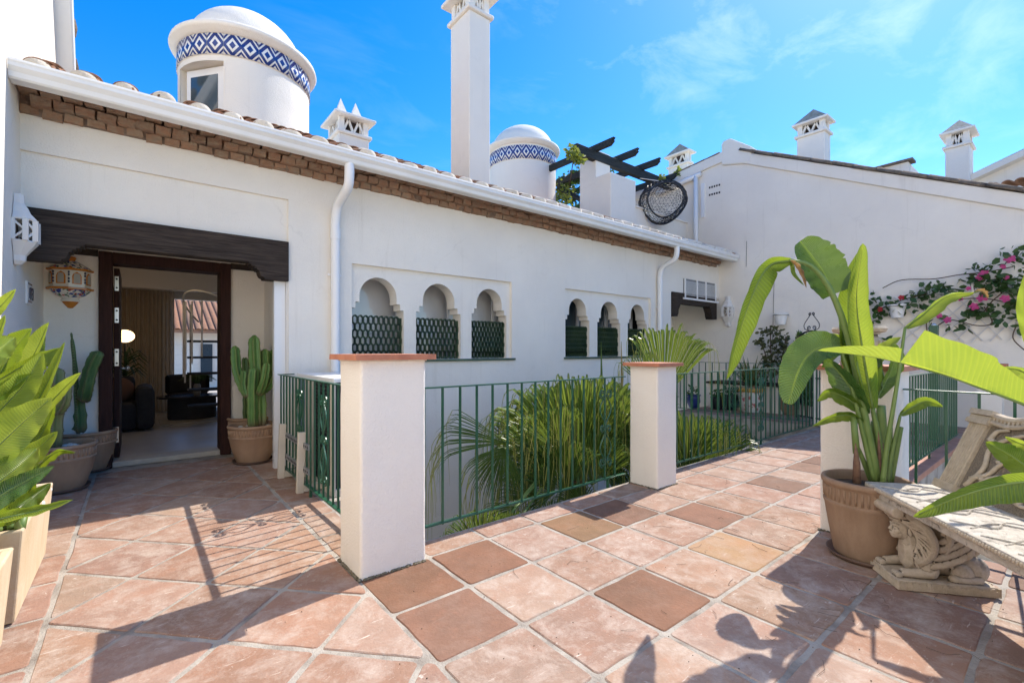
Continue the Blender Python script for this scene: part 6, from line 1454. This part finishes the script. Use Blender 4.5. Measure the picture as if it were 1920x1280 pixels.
def FR(palm, crown, a, b, Rpx, spread, n, droop, mat=M_PALM, tilt=(0,0,0), **k):
    h = at_y(a[0], a[1], a[2]); dep = h.x*C_+h.y*S_; t = at_d(b[0], b[1], dep); return frond(palm, h, t-h, toward(h)+Vector(tilt), Rpx*dep/F_PX, spread, n, droop, mat, petb=crown, **k)
F1 = lambda *a, **k: FR(palm1, cr1, *a, **k)
F1((948,830,3.6),(800,812), 160, 1.0, 30, .08, tilt=(0,0,.8), seed=1, threads=.45)
F1((945,838,3.55),(908,935), 105, 2.1, 36, .22, tilt=(.1,-.1,.4), seed=2, threads=.9)
F1((1012,855,3.5),(932,775), 125, 1.5, 36, .08, seed=3, split=.62, threads=.5, mat=M_PALML)
F1((1085,905,3.6),(1050,690), 290, 1.5, 44, .03, seed=4, split=.62, threads=.7, tipd=.26, mat=M_PALML)
F1((1080,890,3.75),(1105,690), 265, 1.5, 36, .03, seed=14, threads=.5, tipd=.26)
F1((1060,880,3.9),(1015,690), 245, 1.3, 34, .05, seed=31, split=.62, threads=.5, tipd=.35)
F1((1120,850,3.5),(1150,800), 100, 4.2, 56, .10, seed=5, split=.62, threads=.3, tilt=(0,0,.25))
F1((1140,905,3.35),(1180,850), 80, 2.8, 38, .15, seed=6, threads=.6)
F1((1040,925,3.3),(985,895), 95, 2.2, 34, .2, seed=7, threads=.5, tilt=(0,0,.4))
F1((905,1040,3.0),(880,930), 145, 2.3, 44, .08, seed=8, threads=.5, tipd=.5, mat=M_PALML)
F1((1035,990,3.2),(1060,910), 90, 2.4, 36, .15, seed=9, threads=.7, tilt=(0,0,.4))
F1((1008,880,4.0),(975,735), 190, 1.5, 34, .10, seed=10, threads=.5, tipd=.45)
F1((1155,890,3.8),(1165,715), 240, 1.1, 30, .02, seed=11, split=.62, threads=.6, tipd=.2)
F1((968,950,3.2),(925,985), 85, 1.8, 30, .25, seed=12, threads=.6, tilt=(0,0,.6))
F1((1090,950,3.15),(1050,940), 80, 2.4, 32, .2, seed=13, threads=.45, tilt=(0,0,.4))
F1((1105,860,3.7),(1135,740), 215, 1.3, 34, .03, seed=15, split=.62, threads=.7)
F1((1050,850,3.3),(1010,760), 150, 1.6, 36, .12, seed=41, split=.6, threads=.45, tipd=.5, mat=M_PALML)
F1((1100,830,3.4),(1090,730), 140, 1.8, 38, .10, seed=42, split=.6, threads=.45, tipd=.45, mat=M_PALML)
F1((960,1010,3.1),(940,950), 95, 2.4, 34, .2, seed=43, split=.5, threads=.6)
F1((1060,920,3.25),(1030,830), 150, 1.9, 44, .10, seed=51, split=.6, threads=.3)
F1((1110,910,3.3),(1110,810), 150, 1.8, 44, .08, seed=52, split=.62, threads=.3, mat=M_PALML)
F1((1150,870,3.4),(1175,790), 120, 1.8, 38, .10, seed=53, split=.6, threads=.3)
F1((1030,900,3.4),(985,830), 130, 1.7, 40, .12, seed=54, split=.6, threads=.4)
F1((1085,960,3.25),(1130,920), 85, 2.6, 34, .15, seed=16, threads=.7)
F1((1000,930,3.5),(960,880), 100, 1.9, 34, .15, seed=17, threads=.6)
for (u, v0, v1) in ((1128,640,760),(1166,640,760)):
    m = MB(); m.tube([at_y(u+1,v1+60,3.7), at_y(u,v1-50,3.7), at_y(u-1,v0,3.7)], [.02,.016,.003], 6); m.build('spear_leaf', M_PALM if u < 1150 else M_PALMD, palm1)
m = MB(); Rr = random.Random(12)
for k in range(30):
    u, v = Rr.uniform(985,1110), Rr.uniform(735,860); p = at_y(u,v,Rr.uniform(3.1,3.6)); L_ = Rr.uniform(.15,.5); w_ = Vector((Rr.uniform(-.07,.07),Rr.uniform(-.07,.07),0)); m.tube(crom([p, p+w_*.3+Vector((0,0,-L_*.3)), p+w_*.8+Vector((0,0,-L_*.7)), p+w_+Vector((0,0,-L_))], 8), .0030, 4)
o = m.build('hanging_threads', M_PALMY, palm1); o['kind'] = 'stuff'
pm2 = at_y(1300, 1100, 3.3); pm2.z = Z0
palm2 = thing('fan_palm', 'pleated fan palm rising behind the middle pillar', 'palm', tuple(pm2)); cr2_ = Vector((pm2.x,pm2.y,.0))
m = MB(); m.tube([pm2, Vector((pm2.x,pm2.y,-1)), cr2_], [.15,.13,.1], 14); m.build('trunk', MATS['fibrous_trunk'], palm2)
F2 = lambda *a, **k: FR(palm2, cr2_, *a, **k)
F2((1245,745,3.4),(1262,615), 165, 1.2, 34, .0, seed=21, threads=.7, tipd=.16, split=.8, mat=M_PALML)
F2((1228,745,3.3),(1190,650), 135, .9, 18, .03, seed=22, threads=.6, tipd=.35, split=.4)
F2((1305,895,3.1),(1330,775), 185, 1.9, 46, .06, seed=23, threads=.5, tipd=.35)
F2((1290,875,3.0),(1285,765), 165, 1.6, 38, .08, seed=24, threads=.6, tipd=.4, mat=M_PALML)
F2((1295,925,2.95),(1290,850), 120, 2.4, 34, .2, seed=25, threads=.45, tipd=.5)
F2((1335,880,3.3),(1375,790), 150, 1.6, 30, .10, seed=26, threads=.6, tipd=.35)
F2((1290,890,3.0),(1300,790), 160, 1.2, 26, .1, seed=27, threads=.6, tipd=.6)

# ================================================================== FAR PATIO
tr = thing('trellis_climber', 'white lattice trellis with pink flowering vine on the far wall', 'climbing plant', (XE-.05, 2, 1))
M_LATH = simple('pale_lath', (.66,.65,.64), .7)
def trel(u0, v0, u1, v1):
    a, b = at_x(u0, v0, XE-.02), at_x(u1, v1, XE-.02); m = MB(); m.bar(a, b, .012, .022, (1,0,0)); m.build('lath', M_LATH, tr)
for k in range(9): trel(1640+k*36, 655-k*2.5, 1760+k*36, 560-k*6)
for k in range(9): trel(1640+k*36, 560-k*3, 1735+k*36, 645-k*2.2)
def flower(c, r, mat, parent, n0):
    m = MB(); n0 = Vector(n0).normalized(); e = n0.cross(Vector((0,0,1))).normalized(); f = e.cross(n0)
    for lay in range(2):
        for k in range(5):
            a = 2*PI*k/5+random.uniform(-.2,.2)+lay*.6; d = e*math.cos(a)+f*math.sin(a); s = e*-math.sin(a)+f*math.cos(a); rr = r*(1-.3*lay); o = n0*(.3*r*lay)
            m.add([c+o, c+o+d*rr*.6+s*rr*.42+n0*rr*.22, c+o+d*rr+s*rr*.2+n0*rr*.1, c+o+d*rr-s*rr*.2+n0*rr*.15, c+o+d*rr*.6-s*rr*.42+n0*rr*.22], [(0,1,2),(0,2,3),(0,3,4)])
    return m.build('flower', mat, parent)
for (u, v, r) in ((1893,486,.085),(1845,513,.075),(1838,520,.07),(1880,500,.05),(1842,559,.085),(1826,575,.08),(1884,560,.075),(1760,592,.06),(1777,600,.07),(1816,541,.045),(1800,560,.05),(1888,520,.05)):
    flower(at_x(u, v, XE-.16), r*.78, M_FLOWER, tr, (-1, -.2+random.uniform(-.4,.4), .3))
def twigpath(P, r=.008): m = MB(); m.tube(crom([at_x(u, v, XE-.10) for u, v in P], 24), r, 5); return m.build('stem', M_TWIG, tr)
for P in (((1735,690),(1740,640),(1738,600),(1760,570),(1800,560)), ((1745,620),(1780,600),(1830,610),(1860,605),(1845,575)), ((1655,540),(1690,525),(1750,523),(1800,515),(1850,510),(1900,500)), ((1800,560),(1850,560),(1900,570)), ((1905,610),(1900,635),(1925,660)), ((1870,520),(1880,545),(1860,565),(1840,590)), ((1640,590),(1660,575),(1700,560),(1740,550))): twigpath(P)
m = MB()
for i, (u, v, ru, rv, n) in enumerate(((1745,545,.28,.18,110),(1770,550,.2,.14,80),(1720,560,.18,.2,70),(1635,585,.16,.4,150),(1665,575,.16,.14,70),(1690,578,.2,.12,60),(1835,505,.16,.12,60),(1860,530,.3,.16,110),(1890,540,.25,.2,110),(1905,480,.2,.22,90),(1915,580,.14,.3,90),(1850,580,.25,.12,70),(1885,580,.2,.1,60),(1740,595,.14,.1,40),(1798,612,.14,.06,30),(1880,602,.16,.05,30),(1900,520,.2,.15,70),(1655,640,.14,.10,50),(1820,585,.12,.08,30),(1775,525,.3,.04,26))):
    leafcloud(m, at_x(u, v, XE-.12), (.09, ru, rv), int(n*.55), .11, 40+i)
m.build('foliage', M_VINE, tr)
for k, (u, v) in enumerate(((1650,580),(1690,558))): flower(at_x(u, v, XE-.2), .045, M_RED, tr, (-1,0,.2))
def wallpot(label, u, v, r):
    c = at_x(u, v, XE-.12); t = thing('wall_pot', label, 'pot', tuple(c), 'white pots hung on the far wall'); m = MB(); m.lathe([(0,-r*.9),(r*.62,-r*.9),(r*.92,r*.55),(r*1.06,r*.56),(r*1.08,r*.85),(r*.95,r*.85),(r*.85,r*.5),(0,r*.45)], tuple(c), 24); m.build('body', M_PVC, t, smooth=True, auto=True); m = MB(); m.lathe([(r*1.09,r*.6),(r*1.11,r*.6),(r*1.11,r*.66),(r*1.09,r*.66)], tuple(c), 24); m.box(c.x, c.x+.12, c.y-.01, c.y+.01, c.z+r*.6, c.z+r*.66); m.build('hanger', M_BLACKIRON, t)
wallpot('empty white pot on the far wall above the climbing shrub', 1464, 598, .125); wallpot('white pot with trailing red flower beside the trellis', 1682, 583, .125)
cs = at_x(1448, 700, XE-.35); sb = thing('climbing_shrub', 'sparse olive climbing shrub trained up the far wall', 'shrub', (cs.x, cs.y, 0)); m = MB()
for i, (u, v, ru, rv, n) in enumerate(((1445,620,.22,.10,90),(1450,645,.26,.12,100),(1425,640,.12,.06,40),(1440,675,.16,.22,110),(1465,670,.16,.25,110),(1470,640,.1,.2,70),(1436,700,.2,.2,90))): leafcloud(m, at_x(u,v,XE-.3), (.10,ru,rv), n, .085, 70+i)
m.build('foliage', leafmat('olive_leaf', (.07,.085,.03), (.10,.11,.04), (.16,.18,.04), .25, .5, veins=False), sb)
m = MB()
for P in (((1446,760),(1446,680),(1444,610)), ((1450,760),(1466,680),(1474,630)), ((1445,700),(1430,650),(1418,640))): m.tube(crom([at_x(u,v,XE-.3) for u,v in P], 12), .010, 5)
m.build('stem', M_TWIG, sb)
cyp = thing('dwarf_conifers', 'pair of bright green dwarf conifers in front of the far wall', 'shrub', (9.3, 2.9, 0)); R = random.Random(9)
for (u, v0, v1, r) in ((1500,628,760,.26),(1528,630,760,.26)):
    m = MB(); a, b = at_x(u,v0,9.3), at_x(u,v1,9.3)
    for k in range(1300):
        t = R.random()**.8; z = a.z+(b.z-a.z)*t; rr = r*(.12+.95*t)*R.uniform(.55,1.05); an = R.uniform(0,6.28); p = Vector((9.3+rr*math.cos(an), a.y+rr*math.sin(an), z)); d = Vector((math.cos(an)*.4, math.sin(an)*.4, 1)).normalized(); s = d.cross(Vector((R.uniform(-1,1),R.uniform(-1,1),.1))).normalized(); L_ = R.uniform(.05,.11); m.add([p-s*.012, p+s*.012, p+d*L_+s*.006, p+d*L_-s*.006], [(0,1,2,3)])
    m.build('crown', M_CYP, cyp)
cx_, cy_ = 9.3, at_x(1512,700,9.3).y; m = MB(); m.tube([(9.3,cy_,0),(9.3,cy_,.5)], .03); m.build('trunk', M_TWIG, cyp)
yk = thing('spiky_plant', 'spiky dark plant in a tiled pot on the far patio', 'plant', (9.1, at_x(1410,760,9.1).y, 0)); c = at_x(1408,745,9.1); m = MB()
for k in range(60):
    a = R.uniform(0,6.28); e = R.uniform(.3,1.3); d = Vector((math.cos(a)*math.cos(e), math.sin(a)*math.cos(e), math.sin(e))); p = Vector((c.x,c.y,.50)); L_ = R.uniform(.45,.75); s = d.cross(Vector((0,0,1))).normalized()*.022; m.add([p-s, p+s, p+d*L_*.6+s*.8, p+d*L_*.6-s*.8, p+d*L_-Vector((0,0,.05))], [(0,1,2,3),(3,2,4)])
m.build('foliage', M_LEAFD, yk); M_TPOT = simple('painted_pot', (.66,.62,.55), .3, (.45,.10,.10), 12, p=(.55,.6)); m = MB(); m.lathe([(0,.02),(.15,.02),(.21,.25),(.20,.40),(.23,.42),(.23,.47),(.19,.47),(.18,.44),(0,.44)], (c.x,c.y,0), 28); m.build('pot', M_TPOT, yk, smooth=True, auto=True); m = MB(); m.lathe([(.205,.40),(.235,.415),(.24,.47),(.205,.48)], (c.x,c.y,0), 28); m.build('rim', simple('yellow_glaze', (.50,.28,.05), .3), yk, smooth=True)
bn = thing('masonry_bench', 'low white masonry bench with dark top along the far patio', 'bench', (9.7, 4.0, 0)); m = MB(); m.box(9.35, XE-.01, 3.05, 5.0, .0, .50); m.build('base', M_WALL2, bn); m = MB(); m.box(9.30, XE-.01, 3.0, 5.02, .5005, .54); m.build('top', M_BEAM, bn)
for k, (u, v) in enumerate(((1300,700),(1345,760),(1370,765),(1480,770),(1500,772))):
    q = at_x(u, 760, 8.9+.15*k); t = thing('patio_pot', ['blue glazed jar at the left of the far patio','small dark pot below the far masonry bench','dark bowl pot behind the far railing','terracotta pot behind the iron gate','brown pot nearest the iron gate'][k], 'pot', (q.x,q.y,0)); r = (.13,.12,.14,.16,.15)[k]
    m = MB(); m.lathe([(0,.01),(r*.6,.01),(r*1.05,r*1.0),(r*.95,r*1.9),(r*1.1,r*2.0),(r*1.1,r*2.15),(r*.9,r*2.15),(r*.85,r*1.8),(0,r*1.75)], (q.x,q.y,0), 24); m.build('body', (simple('blue_glaze', (.02,.04,.18), .2), M_BLACKIRON, M_BLACKIRON, M_POTB, M_SHEATH)[k], t, smooth=True, auto=True)
    m = MB(); leafcloud(m, (q.x,q.y,r*2.5), (r*1.1,r*1.1,r*1.0), 90, .07, 90+k); m.build('foliage', M_VINE, t)
# tall green post and low cap pillar on the right behind the leaves
gp = thing('green_post', 'tall dark green post in front of the flowering trellis', 'post', tuple(at_d(1751,760,6.2).xy)+(0,)); a, b = at_d(1751,610,6.2), at_d(1751,760,6.2); m = MB(); m.bar((b.x,b.y,Z0), a, .09, .09, (1,0,0)); m.build('shaft', M_GREEN, gp, bevel=.004); m = MB(); m.ell(a, (.03,.03,.03)); m.build('finial', M_STEEL, gp, smooth=True)
q = at_d(1858,720,6.6); tpl = thing('pillar', 'small white pillar with terracotta cap far right behind the big leaf', 'pillar', (q.x,q.y,Z0), 'white terrace pillars with terracotta caps'); zt_ = at_d(1858,688,6.6).z; m = MB(); m.box(q.x-.12,q.x+.12,q.y-.12,q.y+.12,Z0,zt_); m.build('shaft', M_WALL2, tpl); m = MB(); m.box(q.x-.16,q.x+.16,q.y-.16,q.y+.16,zt_,zt_+.05); m.build('cap', M_CAP, tpl)
print('floor tiles', TILES[0])
